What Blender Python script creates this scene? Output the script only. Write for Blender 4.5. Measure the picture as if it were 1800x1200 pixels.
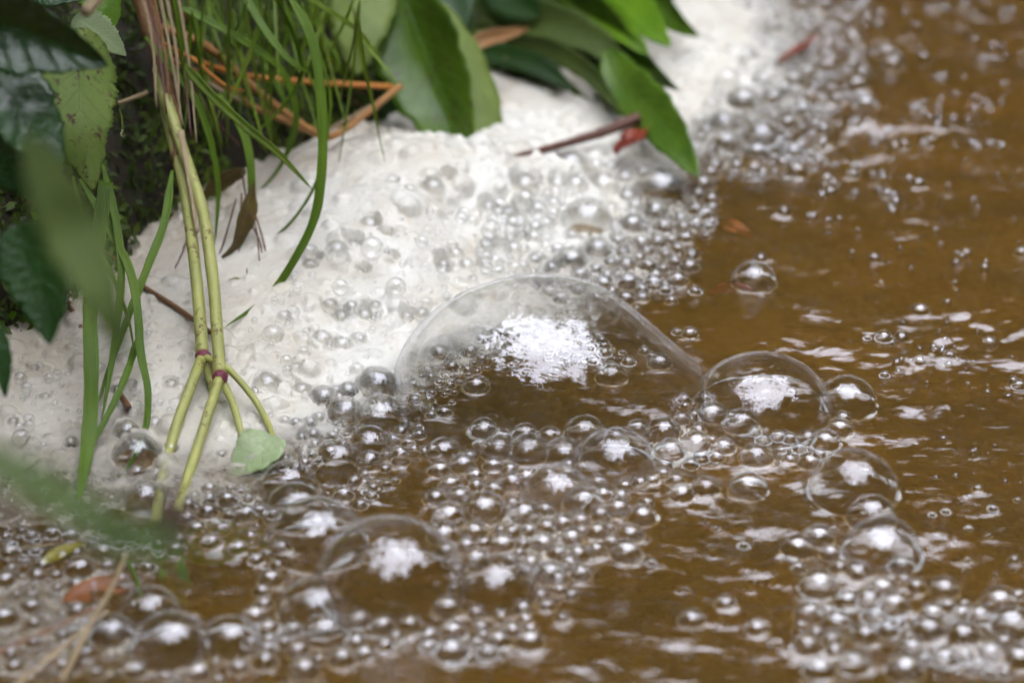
import bpy, math, random
import numpy as np

random.seed(7)
rng = np.random.default_rng(11)
for o in list(bpy.data.objects):
    bpy.data.objects.remove(o)
SC = bpy.context.scene
COL = SC.collection
R_ = math.radians

# ------------------------------------------------------------------ camera
CAM_D, PITCH, FPX = 1.27, R_(30), 5000.0          # metres to the aim point, pitch down, focal length in photo pixels
CAM = np.array([0.0, -CAM_D * math.cos(PITCH), CAM_D * math.sin(PITCH)])
FWD = np.array([0.0, math.cos(PITCH), -math.sin(PITCH)])
UP = np.array([0.0, math.sin(PITCH), math.cos(PITCH)])
RIGHT = np.array([1.0, 0.0, 0.0])
cd = bpy.data.cameras.new('camera')
cam = bpy.data.objects.new('camera', cd)
COL.objects.link(cam)
cam.location = CAM
cam.rotation_euler = (math.pi / 2 - PITCH, 0, 0)
cd.lens = 100
cd.sensor_width = 36
cd.clip_start = 0.02
cd.clip_end = 400
cd.dof.use_dof = True
cd.dof.focus_distance = 1.225
cd.dof.aperture_fstop = 5.0
SC.camera = cam

# ------------------------------------------------------------------ sky and light (overcast, light through a gap in the wood)
SUN_EL, SUN_AZ = R_(80), R_(60)                  # azimuth measured from +Y clockwise
world = bpy.data.worlds.new('World')
SC.world = world
world.use_nodes = True
nt = world.node_tree
bg = nt.nodes['Background']
sky = nt.nodes.new('ShaderNodeTexSky')
sky.sky_type = 'NISHITA'
sky.sun_disc = False
sky.sun_elevation = SUN_EL
sky.sun_rotation = SUN_AZ
sky.air_density = 1.0
sky.dust_density = 1.0
hs = nt.nodes.new('ShaderNodeHueSaturation')
hs.inputs['Saturation'].default_value = 0.42
nt.links.new(sky.outputs[0], hs.inputs['Color'])
cloud = nt.nodes.new('ShaderNodeMix')              # an even cloud deck over the clear-sky model
cloud.data_type = 'RGBA'
cloud.inputs[0].default_value = 0.85
cloud.inputs[7].default_value = (5.6, 5.75, 6.5, 1)
nt.links.new(hs.outputs[0], cloud.inputs[6])
nt.links.new(cloud.outputs[2], bg.inputs['Color'])
bg.inputs['Strength'].default_value = 0.15
sl = bpy.data.lights.new('sun', 'SUN')
sl.energy = 0.6
sl.angle = R_(110)
sl.color = (0.98, 0.98, 1.0)
sun = bpy.data.objects.new('sun', sl)
COL.objects.link(sun)
sd = np.array([math.sin(SUN_AZ) * math.cos(SUN_EL), math.cos(SUN_AZ) * math.cos(SUN_EL), math.sin(SUN_EL)])
import mathutils
sun.rotation_euler = mathutils.Vector(sd).to_track_quat('Z', 'Y').to_euler()
sun.location = (0, -1, 6)
SC.view_settings.view_transform = 'Standard'
SC.view_settings.look = 'None'
SC.view_settings.gamma = 1
SC.view_settings.use_curve_mapping = False
SC.view_settings.exposure = 2.5
cy = SC.cycles
cy.max_bounces = 14
cy.transparent_max_bounces = 40
cy.glossy_bounces = 3
cy.diffuse_bounces = 3
cy.transmission_bounces = 8
cy.use_denoising = True
cy.use_adaptive_sampling = True
cy.adaptive_threshold = 0.07
cy.adaptive_min_samples = 16
cy.sample_clamp_indirect = 6
cy.caustics_reflective = False

# ------------------------------------------------------------------ photo pixel -> place
def P(px, py, d):
    return CAM + d * (FWD + RIGHT * (px - 900) / FPX + UP * (600 - py) / FPX)

def W(px, py, z=0.0):
    v = FWD + RIGHT * (px - 900) / FPX + UP * (600 - py) / FPX
    return CAM + v * (z - CAM[2]) / v[2]

def depth(p):
    return float(np.dot(np.asarray(p) - CAM, FWD))

def pix(p):
    q = np.asarray(p) - CAM
    d = q @ FWD
    return 900 + FPX * (q @ RIGHT) / d, 600 - FPX * (q @ UP) / d

# ------------------------------------------------------------------ numpy noise
def vnoise(x, y, seed=0):
    xi, yi = np.floor(x).astype(np.int64), np.floor(y).astype(np.int64)
    xf, yf = x - xi, y - yi
    u, v = xf * xf * (3 - 2 * xf), yf * yf * (3 - 2 * yf)
    def h(a, b):
        n = (a * 374761393 + b * 668265263 + seed * 2147483647) & 0xffffffff
        n = ((n ^ (n >> 13)) * 1274126177) & 0xffffffff
        n = n ^ (n >> 16)
        return (n & 0xffff) / 65535.0
    return (h(xi, yi) * (1 - u) + h(xi + 1, yi) * u) * (1 - v) + (h(xi, yi + 1) * (1 - u) + h(xi + 1, yi + 1) * u) * v

def fbm(x, y, seed=0, o=4):
    s, a, t = 0, 0.5, 0
    for i in range(o):
        s = s + a * vnoise(x * 2 ** i + 13.7 * i, y * 2 ** i - 7.1 * i, seed + i)
        t += a
        a *= 0.5
    return s / t

# ------------------------------------------------------------------ object helpers
def mesh(name, V, F, mat=None, smooth=True):
    me = bpy.data.meshes.new(name)
    me.from_pydata([tuple(map(float, v)) for v in V], [], F) if not isinstance(F, np.ndarray) else fast(me, V, F)
    if smooth:
        me.shade_smooth()
    if mat:
        me.materials.append(mat)
    return me

def fast(me, V, F):
    V = np.asarray(V, dtype=np.float32)
    n, k = F.shape
    me.vertices.add(len(V))
    me.vertices.foreach_set('co', V.ravel())
    me.loops.add(n * k)
    me.loops.foreach_set('vertex_index', F.astype(np.int32).ravel())
    me.polygons.add(n)
    me.polygons.foreach_set('loop_start', np.arange(0, n * k, k, dtype=np.int32))
    me.update(calc_edges=True)

def ob(name, me, parent=None, **kw):
    o = bpy.data.objects.new(name, me)
    COL.objects.link(o)
    if parent:
        o.parent = parent
        o.matrix_parent_inverse = parent.matrix_world.inverted()
    for k, v in kw.items():
        if v:
            o[k] = v
    return o

def thing(name, label, category, loc=(0, 0, 0), group=None):
    o = bpy.data.objects.new(name, None)
    COL.objects.link(o)
    o.location = loc
    o.empty_display_size = 0.01
    o['label'] = label
    o['category'] = category
    if group:
        o['group'] = group
    bpy.context.view_layer.update()
    return o

def mpi(o):
    return o

def fattr(me, name, arr):
    a = me.attributes.new(name, 'FLOAT', 'POINT')
    a.data.foreach_set('value', np.asarray(arr, dtype=np.float32))

# ------------------------------------------------------------------ materials
class Mat:
    def __init__(s, name):
        s.m = bpy.data.materials.new(name)
        s.m.use_nodes = True
        s.t = s.m.node_tree
        s.t.nodes.clear()
        s.out = s.n('ShaderNodeOutputMaterial')
    def n(s, typ, inp=None, **at):
        nd = s.t.nodes.new(typ)
        for k, v in at.items():
            setattr(nd, k, v)
        for k, v in (inp or {}).items():
            if hasattr(v, 'bl_idname') and 'Socket' in v.bl_idname:
                s.t.links.new(v, nd.inputs[k])
            else:
                nd.inputs[k].default_value = v
        return nd
    def link(s, a, b):
        s.t.links.new(a, b)
    def math(s, op, a, b=None, c=None, clamp=False):
        nd = s.n('ShaderNodeMath', operation=op, use_clamp=clamp)
        for i, v in enumerate((a, b, c)):
            if v is None:
                continue
            if hasattr(v, 'bl_idname'):
                s.link(v, nd.inputs[i])
            else:
                nd.inputs[i].default_value = v
        return nd.outputs[0]
    def mixc(s, f, a, b):
        nd = s.n('ShaderNodeMix', data_type='RGBA')
        for i, v in ((0, f), (6, a), (7, b)):
            if hasattr(v, 'bl_idname'):
                s.link(v, nd.inputs[i])
            else:
                nd.inputs[i].default_value = v if i == 0 else (*v, 1)
        return nd.outputs[2]
    def mixs(s, f, a, b):
        nd = s.n('ShaderNodeMixShader')
        if hasattr(f, 'bl_idname'):
            s.link(f, nd.inputs[0])
        else:
            nd.inputs[0].default_value = f
        s.link(a, nd.inputs[1])
        s.link(b, nd.inputs[2])
        return nd.outputs[0]
    def noise(s, scale, detail=4, rough=0.55, vec=None, dist=0.0):
        nd = s.n('ShaderNodeTexNoise', {'Scale': scale, 'Detail': detail, 'Roughness': rough, 'Distortion': dist})
        s.link(vec if vec else s.obj(), nd.inputs['Vector'])
        return nd.outputs['Fac']
    def obj(s):
        if not hasattr(s, '_g'):
            s._g = s.n('ShaderNodeNewGeometry')
        return s._g.outputs['Position']
    def ramp(s, f, lo, hi, a=0.0, b=1.0):
        nd = s.n('ShaderNodeMapRange', {'From Min': lo, 'From Max': hi, 'To Min': a, 'To Max': b}, interpolation_type='SMOOTHSTEP')
        s.link(f, nd.inputs[0])
        return nd.outputs[0]
    def bump(s, h, strength, dist, normal=None):
        nd = s.n('ShaderNodeBump', {'Strength': strength, 'Distance': dist})
        s.link(h, nd.inputs['Height'])
        if normal:
            s.link(normal, nd.inputs['Normal'])
        return nd.outputs[0]
    def done(s, sh):
        s.link(sh, s.out.inputs[0])
        return s.m

def film_mat(name, streak=0.0, milky=0.004, f0=0.105, tint=(0.93, 0.94, 1.0), rim=0.26, rimp=5.0, edge=0.6, edgep=3.2):
    m = Mat(name)
    lw = m.n('ShaderNodeLayerWeight', {'Blend': 0.5})
    f = lw.outputs['Facing']
    nz = m.n('ShaderNodeMapping', {'Scale': (40, 40, 10) if streak else (120, 120, 120)})
    m.link(m.obj(), nz.inputs[0])
    h = m.noise(1.0, 3 if streak else 5, 0.5, nz.outputs[0], 0.6)
    nrm = m.bump(h, 1.0, 0.00035 if streak else 0.0002)
    gl = m.n('ShaderNodeBsdfGlossy', {'Color': (*tint, 1), 'Roughness': 0.03 if streak else 0.012, 'Normal': nrm})
    tr = m.n('ShaderNodeBsdfTransparent', {'Color': (0.985, 0.985, 0.975, 1)})
    df = m.n('ShaderNodeBsdfDiffuse', {'Color': (0.82, 0.81, 0.76, 1)})
    g = m.math('MULTIPLY_ADD', m.math('POWER', f, edgep), edge, f0, clamp=True)
    a = m.mixs(g, tr.outputs[0], gl.outputs[0])
    k = m.math('MULTIPLY_ADD', m.math('POWER', f, rimp), rim, milky, clamp=True)
    if streak:
        k = m.math('ADD', k, m.ramp(h, 0.5, 0.8, 0.0, 0.035))
    return m.done(m.mixs(k, a, df.outputs[0]))

FILM = film_mat('bubble_film')
FILM_RAFT = film_mat('bubble_film_small', milky=0.004, f0=0.115, rim=0.42, rimp=5.0, edge=0.65, edgep=3.2)
def rim_mat():
    m = Mat('wet_rim')
    p = m.n('ShaderNodeBsdfPrincipled', {'Base Color': (0.80, 0.80, 0.78, 1), 'Roughness': 0.12, 'IOR': 1.36})
    tr = m.n('ShaderNodeBsdfTransparent', {'Color': (0.98, 0.97, 0.95, 1)})
    return m.done(m.mixs(m.ramp(m.noise(170, 4, 0.6), 0.3, 0.7, 0.30, 0.80), tr.outputs[0], p.outputs[0]))
RIM = rim_mat()
FILM_BIG = film_mat('bubble_film_large', streak=1.0, milky=0.004)

def foam_mat():
    m = Mat('foam')
    at = m.n('ShaderNodeAttribute', attribute_name='thick').outputs['Fac']
    v1 = m.n('ShaderNodeTexVoronoi', {'Scale': 900.0, 'Randomness': 1.0}, feature='F1')
    m.link(m.obj(), v1.inputs['Vector'])
    v2 = m.n('ShaderNodeTexVoronoi', {'Scale': 380.0, 'Randomness': 1.0}, feature='F1')
    m.link(m.obj(), v2.inputs['Vector'])
    v3 = m.n('ShaderNodeTexVoronoi', {'Scale': 210.0, 'Randomness': 1.0}, feature='F1')
    m.link(m.obj(), v3.inputs['Vector'])
    big = m.noise(22, 4)
    fine = m.noise(90, 5)
    c = m.mixc(m.ramp(big, 0.35, 0.75), (0.74, 0.72, 0.65), (0.64, 0.595, 0.505))
    c = m.mixc(m.ramp(fine, 0.5, 0.8, 0, 0.45), c, (0.58, 0.50, 0.37))
    c = m.mixc(m.ramp(v2.outputs['Distance'], 0.35, 0.8, 0, 0.30), (0.86, 0.85, 0.81), c) if False else c
    sc = m.n('ShaderNodeAttribute', attribute_name='scum_shade').outputs['Fac']
    c = m.mixc(sc, c, (0.45, 0.385, 0.29))  # brown of old foam, with painted shade mixed in
    hh = m.math('ADD', m.math('MULTIPLY', v1.outputs['Distance'], -0.5), m.math('MULTIPLY', v2.outputs['Distance'], -1.0))
    hh = m.math('ADD', hh, m.math('MULTIPLY', v3.outputs['Distance'], -1.6))
    nrm = m.bump(hh, 0.4, 0.0007)
    p = m.n('ShaderNodeBsdfPrincipled', {'Base Color': c, 'Roughness': 0.14, 'IOR': 1.40, 'Normal': nrm})
    tr = m.n('ShaderNodeBsdfTransparent', {'Color': (0.97, 0.96, 0.93, 1)})
    hole = m.ramp(m.noise(130, 5, 0.7), 0.35, 0.65, -0.22, 0.22)
    al = m.math('ADD', m.ramp(at, 0.0, 0.006, 0.26, 1.0), m.math('MULTIPLY', hole, m.ramp(at, 0.0, 0.006, 1.0, 0.0)), clamp=True)
    return m.done(m.mixs(al, tr.outputs[0], p.outputs[0]))

def water_mat():
    m = Mat('brown_water')
    mpw = m.n('ShaderNodeMapping', {'Scale': (6, 14, 6), 'Rotation': (0, 0, 0.5)})
    m.link(m.obj(), mpw.inputs[0])
    n1 = m.noise(1.0, 5, 0.5, mpw.outputs[0], 1.2)
    n2 = m.noise(2.6, 3, 0.5, mpw.outputs[0], 1.5)
    c = m.mixc(m.ramp(n1, 0.3, 0.75), (0.165, 0.091, 0.0175), (0.105, 0.064, 0.0165))
    c = m.mixc(m.ramp(n2, 0.5, 0.8, 0, 0.5), c, (0.17, 0.080, 0.0115))
    mpb = m.n('ShaderNodeMapping', {'Scale': (90, 240, 90), 'Rotation': (0, 0, 0.25)})
    m.link(m.obj(), mpb.inputs[0])
    bp = m.bump(m.noise(1.0, 3, 0.5, mpb.outputs[0], 0.8), 0.45, 0.0014)
    df = m.n('ShaderNodeBsdfDiffuse', {'Color': c})
    tr = m.n('ShaderNodeBsdfTransparent', {'Color': (0.92, 0.80, 0.55, 1)})
    body = m.mixs(0.52, tr.outputs[0], df.outputs[0])
    lw = m.n('ShaderNodeLayerWeight', {'Blend': 0.5, 'Normal': bp}).outputs['Facing']
    g = m.math('MULTIPLY_ADD', m.math('POWER', lw, 4.0), 0.85, 0.085, clamp=True)
    gl = m.n('ShaderNodeBsdfGlossy', {'Color': (0.94, 0.95, 1, 1), 'Roughness': 0.055, 'Normal': bp})
    return m.done(m.mixs(g, body, gl.outputs[0]))

def earth_mat():
    m = Mat('dark_earth')
    c = m.mixc(m.noise(30, 6), (0.030, 0.022, 0.012), (0.075, 0.052, 0.028))
    c = m.mixc(m.ramp(m.noise(70, 4), 0.5, 0.7), c, (0.022, 0.036, 0.008))
    nrm = m.bump(m.noise(160, 5), 0.8, 0.004)
    return m.done(m.n('ShaderNodeBsdfPrincipled', {'Base Color': c, 'Roughness': 0.85, 'Normal': nrm}).outputs[0])

def bed_mat():
    m = Mat('stream_sand')
    c = m.mixc(m.ramp(m.noise(18, 6), 0.3, 0.7), (0.26, 0.135, 0.03), (0.15, 0.085, 0.028))
    c = m.mixc(m.ramp(m.noise(55, 4), 0.58, 0.75), c, (0.10, 0.06, 0.02))
    return m.done(m.n('ShaderNodeBsdfPrincipled', {'Base Color': c, 'Roughness': 0.8}).outputs[0])

def plant_mat(name, a, b, spot=None, rough=0.38, transl=0.3, vein=None, nveins=9.0, vein_bump=0.0012, kind='leaf', coat=0.0, scale=60):
    m = Mat(name)
    uv = m.n('ShaderNodeUVMap', uv_map='uv').outputs[0]
    sx = m.n('ShaderNodeSeparateXYZ')
    m.link(uv, sx.inputs[0])
    u, v = sx.outputs[0], sx.outputs[1]
    av = m.math('ABSOLUTE', m.math('SUBTRACT', v, 0.5))
    c = m.mixc(m.ramp(m.noise(scale, 5), 0.3, 0.7), a, b)
    nrm = None
    if kind == 'leaf':
        side = m.math('SINE', m.math('MULTIPLY', m.math('SUBTRACT', u, m.math('MULTIPLY', av, 0.45)), nveins * 6.283))
        sv = m.ramp(side, 0.93, 1.0, 0.0, 0.7)
        mid = m.ramp(av, 0.0, 0.03, 1.0, 0.0)
        vv = m.math('MAXIMUM', sv, mid)
        fine = m.noise(420, 3)
        if vein:
            c = m.mixc(m.math('MULTIPLY', vv, 0.6), c, vein)
        c = m.mixc(m.ramp(fine, 0.45, 0.75, 0, 0.25), c, tuple(x * 0.6 for x in a))
        hh = m.math('ADD', m.math('MULTIPLY', sv, -0.5), m.math('MULTIPLY', fine, 0.45))
        nrm = m.bump(hh, 0.7, vein_bump)
    elif kind == 'blade':
        st = m.math('SINE', m.math('MULTIPLY', v, 44.0))
        c = m.mixc(m.ramp(st, 0.2, 1.0, 0, 0.35), c, vein or tuple(min(1, x * 1.6) for x in a))
        nrm = m.bump(st, 0.3, 0.0003)
    elif kind == 'stem':
        mp = m.n('ShaderNodeMapping', {'Scale': (6, 14, 1)})
        m.link(uv, mp.inputs[0])
        st = m.noise(4.0, 4, 0.6, mp.outputs[0])
        c = m.mixc(m.ramp(st, 0.4, 0.7), c, vein or b)
        nrm = m.bump(st, 0.35, 0.0004)
    if spot:
        sp = m.math('MULTIPLY', m.ramp(m.noise(300, 3, 0.7), 0.56, 0.62), m.ramp(m.noise(50, 2), 0.45, 0.58))
        c = m.mixc(sp, c, spot)
    p = m.n('ShaderNodeBsdfPrincipled', {'Base Color': c, 'Roughness': rough, 'IOR': 1.45, 'Coat Weight': coat, 'Coat Roughness': 0.18})
    if nrm:
        m.link(nrm, p.inputs['Normal'])
    sh = p.outputs[0]
    if transl:
        t = m.n('ShaderNodeBsdfTranslucent')
        m.link(c, t.inputs['Color'])
        sh = m.mixs(transl, sh, t.outputs[0])
    return m.done(sh)

GRASS = plant_mat('grass_blade', (0.16, 0.27, 0.018), (0.10, 0.19, 0.014), kind='blade', rough=0.4, transl=0.35, scale=25)
GRASS2 = plant_mat('grass_blade_yellow', (0.23, 0.33, 0.025), (0.15, 0.25, 0.02), kind='blade', spot=(0.22, 0.16, 0.05), rough=0.4, transl=0.35, scale=25)
GRASSTIP = plant_mat('grass_blade_tan_tip', (0.35, 0.24, 0.06), (0.28, 0.2, 0.05), kind='blade')
DOCK = plant_mat('broad_leaf_green', (0.115, 0.215, 0.016), (0.07, 0.15, 0.012), vein=(0.13, 0.25, 0.04), rough=0.3, nveins=11, coat=0.25, spot=(0.10, 0.075, 0.02))
DOCKPALE = plant_mat('broad_leaf_pale', (0.25, 0.33, 0.075), (0.185, 0.26, 0.055), vein=(0.24, 0.34, 0.12), rough=0.5, nveins=11)
DOCKBRIGHT = plant_mat('broad_leaf_bright', (0.19, 0.36, 0.014), (0.13, 0.28, 0.013), vein=(0.2, 0.36, 0.04), rough=0.35, nveins=11, transl=0.4)
DOCKDARK = plant_mat('broad_leaf_dark', (0.032, 0.085, 0.014), (0.022, 0.06, 0.012), vein=(0.06, 0.13, 0.03), rough=0.4, nveins=11)
OLIVE = plant_mat('leaf_olive', (0.085, 0.125, 0.016), (0.06, 0.095, 0.014), vein=(0.10, 0.15, 0.03), rough=0.75, transl=0.25)
SERR = plant_mat('serrated_leaf_dark', (0.036, 0.105, 0.018), (0.026, 0.076, 0.014), vein=(0.04, 0.11, 0.024), rough=0.26, nveins=7, vein_bump=0.004, transl=0.15, coat=0.8)
SERRUND = plant_mat('serrated_leaf_underside', (0.22, 0.30, 0.06), (0.165, 0.26, 0.04), spot=(0.085, 0.045, 0.015), vein=(0.2, 0.28, 0.09), rough=0.6, nveins=8)
PALEBIT = plant_mat('serrated_leaf_silver', (0.34, 0.42, 0.20), (0.28, 0.36, 0.16), vein=(0.42, 0.5, 0.28), rough=0.6, nveins=8)
STEM = plant_mat('pale_green_stem', (0.42, 0.43, 0.10), (0.30, 0.32, 0.06), spot=(0.16, 0.11, 0.03), vein=(0.46, 0.45, 0.2), kind='stem', rough=0.35, transl=0.0, scale=90)
NODE = plant_mat('purple_joint', (0.20, 0.03, 0.06), (0.13, 0.02, 0.045), kind='stem', vein=(0.26, 0.06, 0.08), transl=0.0)
STRAW = plant_mat('orange_straw', (0.42, 0.19, 0.055), (0.34, 0.15, 0.045), kind='stem', vein=(0.5, 0.27, 0.1), rough=0.5, transl=0.0)
STRAWB = plant_mat('bright_orange_straw', (0.55, 0.20, 0.025), (0.48, 0.16, 0.02), kind='stem', vein=(0.6, 0.26, 0.05), rough=0.45, transl=0.0)
STRAWT = plant_mat('tan_straw', (0.36, 0.27, 0.15), (0.28, 0.19, 0.10), kind='stem', vein=(0.45, 0.36, 0.22), rough=0.6, transl=0.0)
SHEATH = plant_mat('brown_sheath', (0.20, 0.085, 0.025), (0.11, 0.045, 0.016), kind='stem', vein=(0.33, 0.2, 0.09), rough=0.6, transl=0.0)
TWIG = plant_mat('red_brown_twig', (0.115, 0.045, 0.028), (0.07, 0.028, 0.02), kind='stem', vein=(0.2, 0.09, 0.06), rough=0.4, transl=0.0)
ROOT = plant_mat('dark_root', (0.03, 0.018, 0.012), (0.02, 0.012, 0.009), kind='stem', rough=0.6, transl=0.0)
BROWNTWIG = plant_mat('brown_stalk', (0.19, 0.085, 0.035), (0.11, 0.05, 0.025), kind='stem', vein=(0.24, 0.12, 0.05), rough=0.45, transl=0.0)
DEADLEAF = plant_mat('dead_leaf_tan', (0.42, 0.24, 0.10), (0.34, 0.16, 0.06), vein=(0.5, 0.33, 0.17), rough=0.4)
DEADOLIVE = plant_mat('dead_leaf_olive', (0.20, 0.15, 0.035), (0.13, 0.085, 0.03), vein=(0.26, 0.2, 0.05), rough=0.5)
REDLEAF = plant_mat('red_leaf', (0.30, 0.055, 0.022), (0.22, 0.035, 0.018), vein=(0.4, 0.1, 0.05), rough=0.35)
ORANGELEAF = plant_mat('orange_leaf', (0.34, 0.12, 0.025), (0.22, 0.07, 0.02), vein=(0.5, 0.2, 0.05), rough=0.35)
YELLOWLEAF = plant_mat('yellow_leaf', (0.36, 0.31, 0.03), (0.26, 0.22, 0.03), vein=(0.45, 0.4, 0.1), rough=0.35)
PURPLE = plant_mat('mauve_tip', (0.16, 0.10, 0.11), (0.12, 0.075, 0.08), rough=0.6)

def moss_mat(name, a, b, c3):
    m = Mat(name)
    r = m.n('ShaderNodeAttribute', attribute_name='tone').outputs['Fac']
    c = m.mixc(m.ramp(r, 0.0, 0.75), a, b)
    c = m.mixc(m.ramp(r, 0.8, 1.0), c, c3)
    p = m.n('ShaderNodeBsdfPrincipled', {'Base Color': c, 'Roughness': 0.6})
    t = m.n('ShaderNodeBsdfTranslucent')
    m.link(c, t.inputs['Color'])
    return m.done(m.mixs(0.3, p.outputs[0], t.outputs[0]))

MOSS = moss_mat('moss', (0.035, 0.065, 0.006), (0.14, 0.205, 0.014), (0.36, 0.44, 0.03))
CANOPY = moss_mat('canopy_leaves', (0.018, 0.035, 0.010), (0.035, 0.06, 0.015), (0.06, 0.09, 0.02))
BARK = earth_mat()

# ------------------------------------------------------------------ foam height (metres) from surface points seen in the photo
FC = [  # pixel x, pixel y, height in cm
 (460,345,1.8),(560,300,2.6),(640,272,3.2),(760,255,3.6),(850,272,3.0),(950,295,1.8),(1010,322,1.2),(700,335,3.2),(600,400,2.6),(750,430,2.0),(850,400,1.5),
 (640,520,1.7),(520,500,1.9),(450,600,1.4),(550,640,1.0),(650,620,.8),(500,720,.6),(420,760,.5),(300,600,1.5),(200,650,1.2),(100,680,1.0),(30,720,.8),
 (50,790,.35),(200,780,.4),(330,720,.8),(250,850,.2),(100,880,.12),(30,910,.12),(150,930,.10),(350,850,.25),(430,880,.15),(20,610,1.4),(130,600,1.5),(260,500,1.8),(380,420,2.0),
 (340,520,1.8),(900,180,1.2),(1000,185,1.0),(1060,235,.9),(1000,265,.8),(1120,280,.5),(820,200,1.4),(900,250,1.2),
 (1200,90,1.3),(1270,110,1.3),(1230,160,.9),(1220,200,.5),(1310,140,.6),(1250,40,.9),(1310,20,.6),(1330,90,.5),(1200,20,.9),(1220,240,.2),(1380,60,.18),(1400,120,.12),(1360,190,.12),(1300,230,.12),(1440,20,.12),(1300,280,.05),
 (900,420,.9),(1000,400,.6),(1000,470,.35),(1100,350,.45),(1150,330,.4),(1200,390,.15),(1130,450,.12),(1080,490,.1),(950,480,.35),(850,480,.9),(780,520,.9),(720,580,.7),(690,660,.35),(620,700,.35),(540,780,.2),
 (750,650,.25),(850,600,.3),(950,600,.2),(1050,610,.08),(800,650,.15),(720,700,.15),(960,560,.2),(900,540,.4),
 (1300,450,-1),(1250,520,-.7),(1180,540,-.6),(1100,570,-.1),(1000,690,-1),(900,680,-.6),(850,720,-1),(780,720,-.6),(760,770,-.6),(800,850,-1),(640,890,-.8),(700,950,-1),(600,950,-.8),(540,900,-.3),(590,830,-.2),(500,1000,-1),
 (420,990,-1),(330,985,-.6),(470,930,-.4),(1420,280,-.8),(1350,340,-.6),(1290,380,-.5),(1520,100,-.8),(1500,20,-.4),(1600,0,-1),(1480,180,-.6),(1150,620,-1),(700,800,-.7),(1250,330,-.15),
 (30,975,-.5),(90,978,-.4),(50,1030,.13),(150,1000,.1),(100,1080,.08),(20,1100,.1),(240,960,.08),(50,1160,.05),(120,1140,-.1),(220,1150,.04),(330,1185,.03),(170,1050,-.1),(260,1040,-.5),(420,1060,-.8),(440,1180,-.2),(550,1150,-.4),(700,1180,-.6),(10,1195,.05),
 (900,850,.0),(960,940,.02),(1030,900,.02),(880,910,.0),(1040,960,.0),(960,985,.0),(700,1110,.0),(560,1120,.0),(830,1105,.0),(930,1070,.0),(1110,850,.03),(1190,800,.03),(900,800,.02),(1110,1000,-.5),(1120,920,-.5),(1000,1060,-.5),(700,1040,-.5),(1080,810,-.2),(1250,880,-.5),
 (1600,600,-1),(1400,800,-1),(1200,1000,-1),(1500,1100,-1),(1000,900,-1),(1750,300,-1),(1750,1000,-1),(900,1150,-1)]
FXY = np.array([W(a, b, c * 0.01)[:2] for a, b, c in FC])
FZ = np.array([c * 0.01 for *_, c in FC])

def foam_h(x, y):
    x = np.atleast_1d(np.asarray(x, float)); y = np.atleast_1d(np.asarray(y, float))
    num = np.zeros_like(x); den = np.zeros_like(x)
    for (cx, cy_), z in zip(FXY, FZ):
        w = 1.0 / (((x - cx) ** 2 + (y - cy_) ** 2) + 1.6e-4) ** 2
        num += w * z
        den += w
    return num / den

def foam_at(x, y):
    return float(foam_h(x, y)[0])

# ------------------------------------------------------------------ bubbles: list of dicts with centre and radius
BUB = []
def bub(px, py, r, k=None, label=None, group=None, lift=0.0, sy=1.0, sz=1.0):
    if k is None:
        k = 0.02 if r > 60 else 0.04 if r > 34 else 0.06 if r > 18 else 0.12
    z = 0.0
    for _ in range(4):
        d = depth(W(px, py, z))
        R = r * d / FPX
        c = W(px, py, z)
        z0 = max(0.0, foam_at(c[0], c[1]))
        z = z0 + lift + k * R
    c = W(px, py, z)
    BUB.append(dict(c=c, R=R, r=r, label=label, group=group, floor=z0, foam=z0 > 0.0004, sy=sy, sz=sz))
    return BUB[-1]

G_FRONT = ('clear bubble in the curved raft in front of the largest dome', 'bubbles in the curved raft before the largest dome')
G_ROW = ('clear bubble in the blurred row along the lower edge of the big domes', 'bubbles in the row below the foreground domes')
G_SIDE = ('small clear bubble in the chain beside the streaked dome', 'bubbles in the chain beside the streaked dome')
G_RIGHT = ('blurred clear bubble in the string running down the lower right', 'bubbles in the string at the lower right')
G_EDGE = ('grey glassy bubble packed along the right edge of the white foam', 'bubbles packed along the foam edge')
G_TOP = ('out of focus bubble in the heap at the upper right of the foam', 'bubbles in the upper right heap')
G_WATER = ('small bubble drifting on the open brown water at the right', 'bubbles drifting on open water')
G_LEFT = ('small flat bubble in the thin grey foam at the lower left', 'bubbles in the thin foam at lower left')
G_GREEN = ('small bubble between the pale stalks and the foreground domes', 'bubbles beside the pale stalks')
G_FOAM = ('small beige bubble set into the thick white foam', 'bubbles set into the thick foam')
G_HEAP = ('small clear bubble in the tight heap left of the largest dome', 'bubbles in the tight heap left of the largest dome')
G_BLEFT = ('small blurred bubble in the lower left corner among dry stalks', 'bubbles in the lower left corner')

# singled out ones
bub(1336, 724, 124, sz=0.82, label='streaked clear dome joined to the right side of the largest dome')
bub(1488, 712, 54, label='round clear bubble at the right tip of the streaked dome')
bub(1080, 822, 74, label='bright topped bubble, the largest in the curved raft before the dome')
bub(980, 876, 64, label='second largest bubble in the curved raft, overlapping its lower left')
bub(850, 902, 42, label='oval rimmed bubble at the left end of the curved raft')
bub(790, 912, 32, label='half hidden bubble at the far left end of the curved raft')
bub(685, 1040, 137, label='large foreground dome at the bottom centre, second largest of all')
bub(872, 1045, 74, label='wide blurred bubble right of the large foreground dome')
bub(555, 1078, 68, label='blurred dome at the lower left of the large foreground dome')
bub(558, 958, 88, label='clear dome behind the upper left of the large foreground dome')
bub(522, 905, 60, label='overlapping bubble tinted green between the submerged leaf and the domes')
bub(507, 862, 54, label='bubble showing the green leaf through it beside the leaf tip')
bub(592, 818, 46, k=0.4, label='tall bubble with a long white streak near the leaf tip', sz=1.08)
bub(668, 742, 50, k=0.3, label='silvery bubble on top of the tight heap left of the dome')
bub(606, 728, 33, label='bubble behind the tall streaked one at the foam edge')
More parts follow.
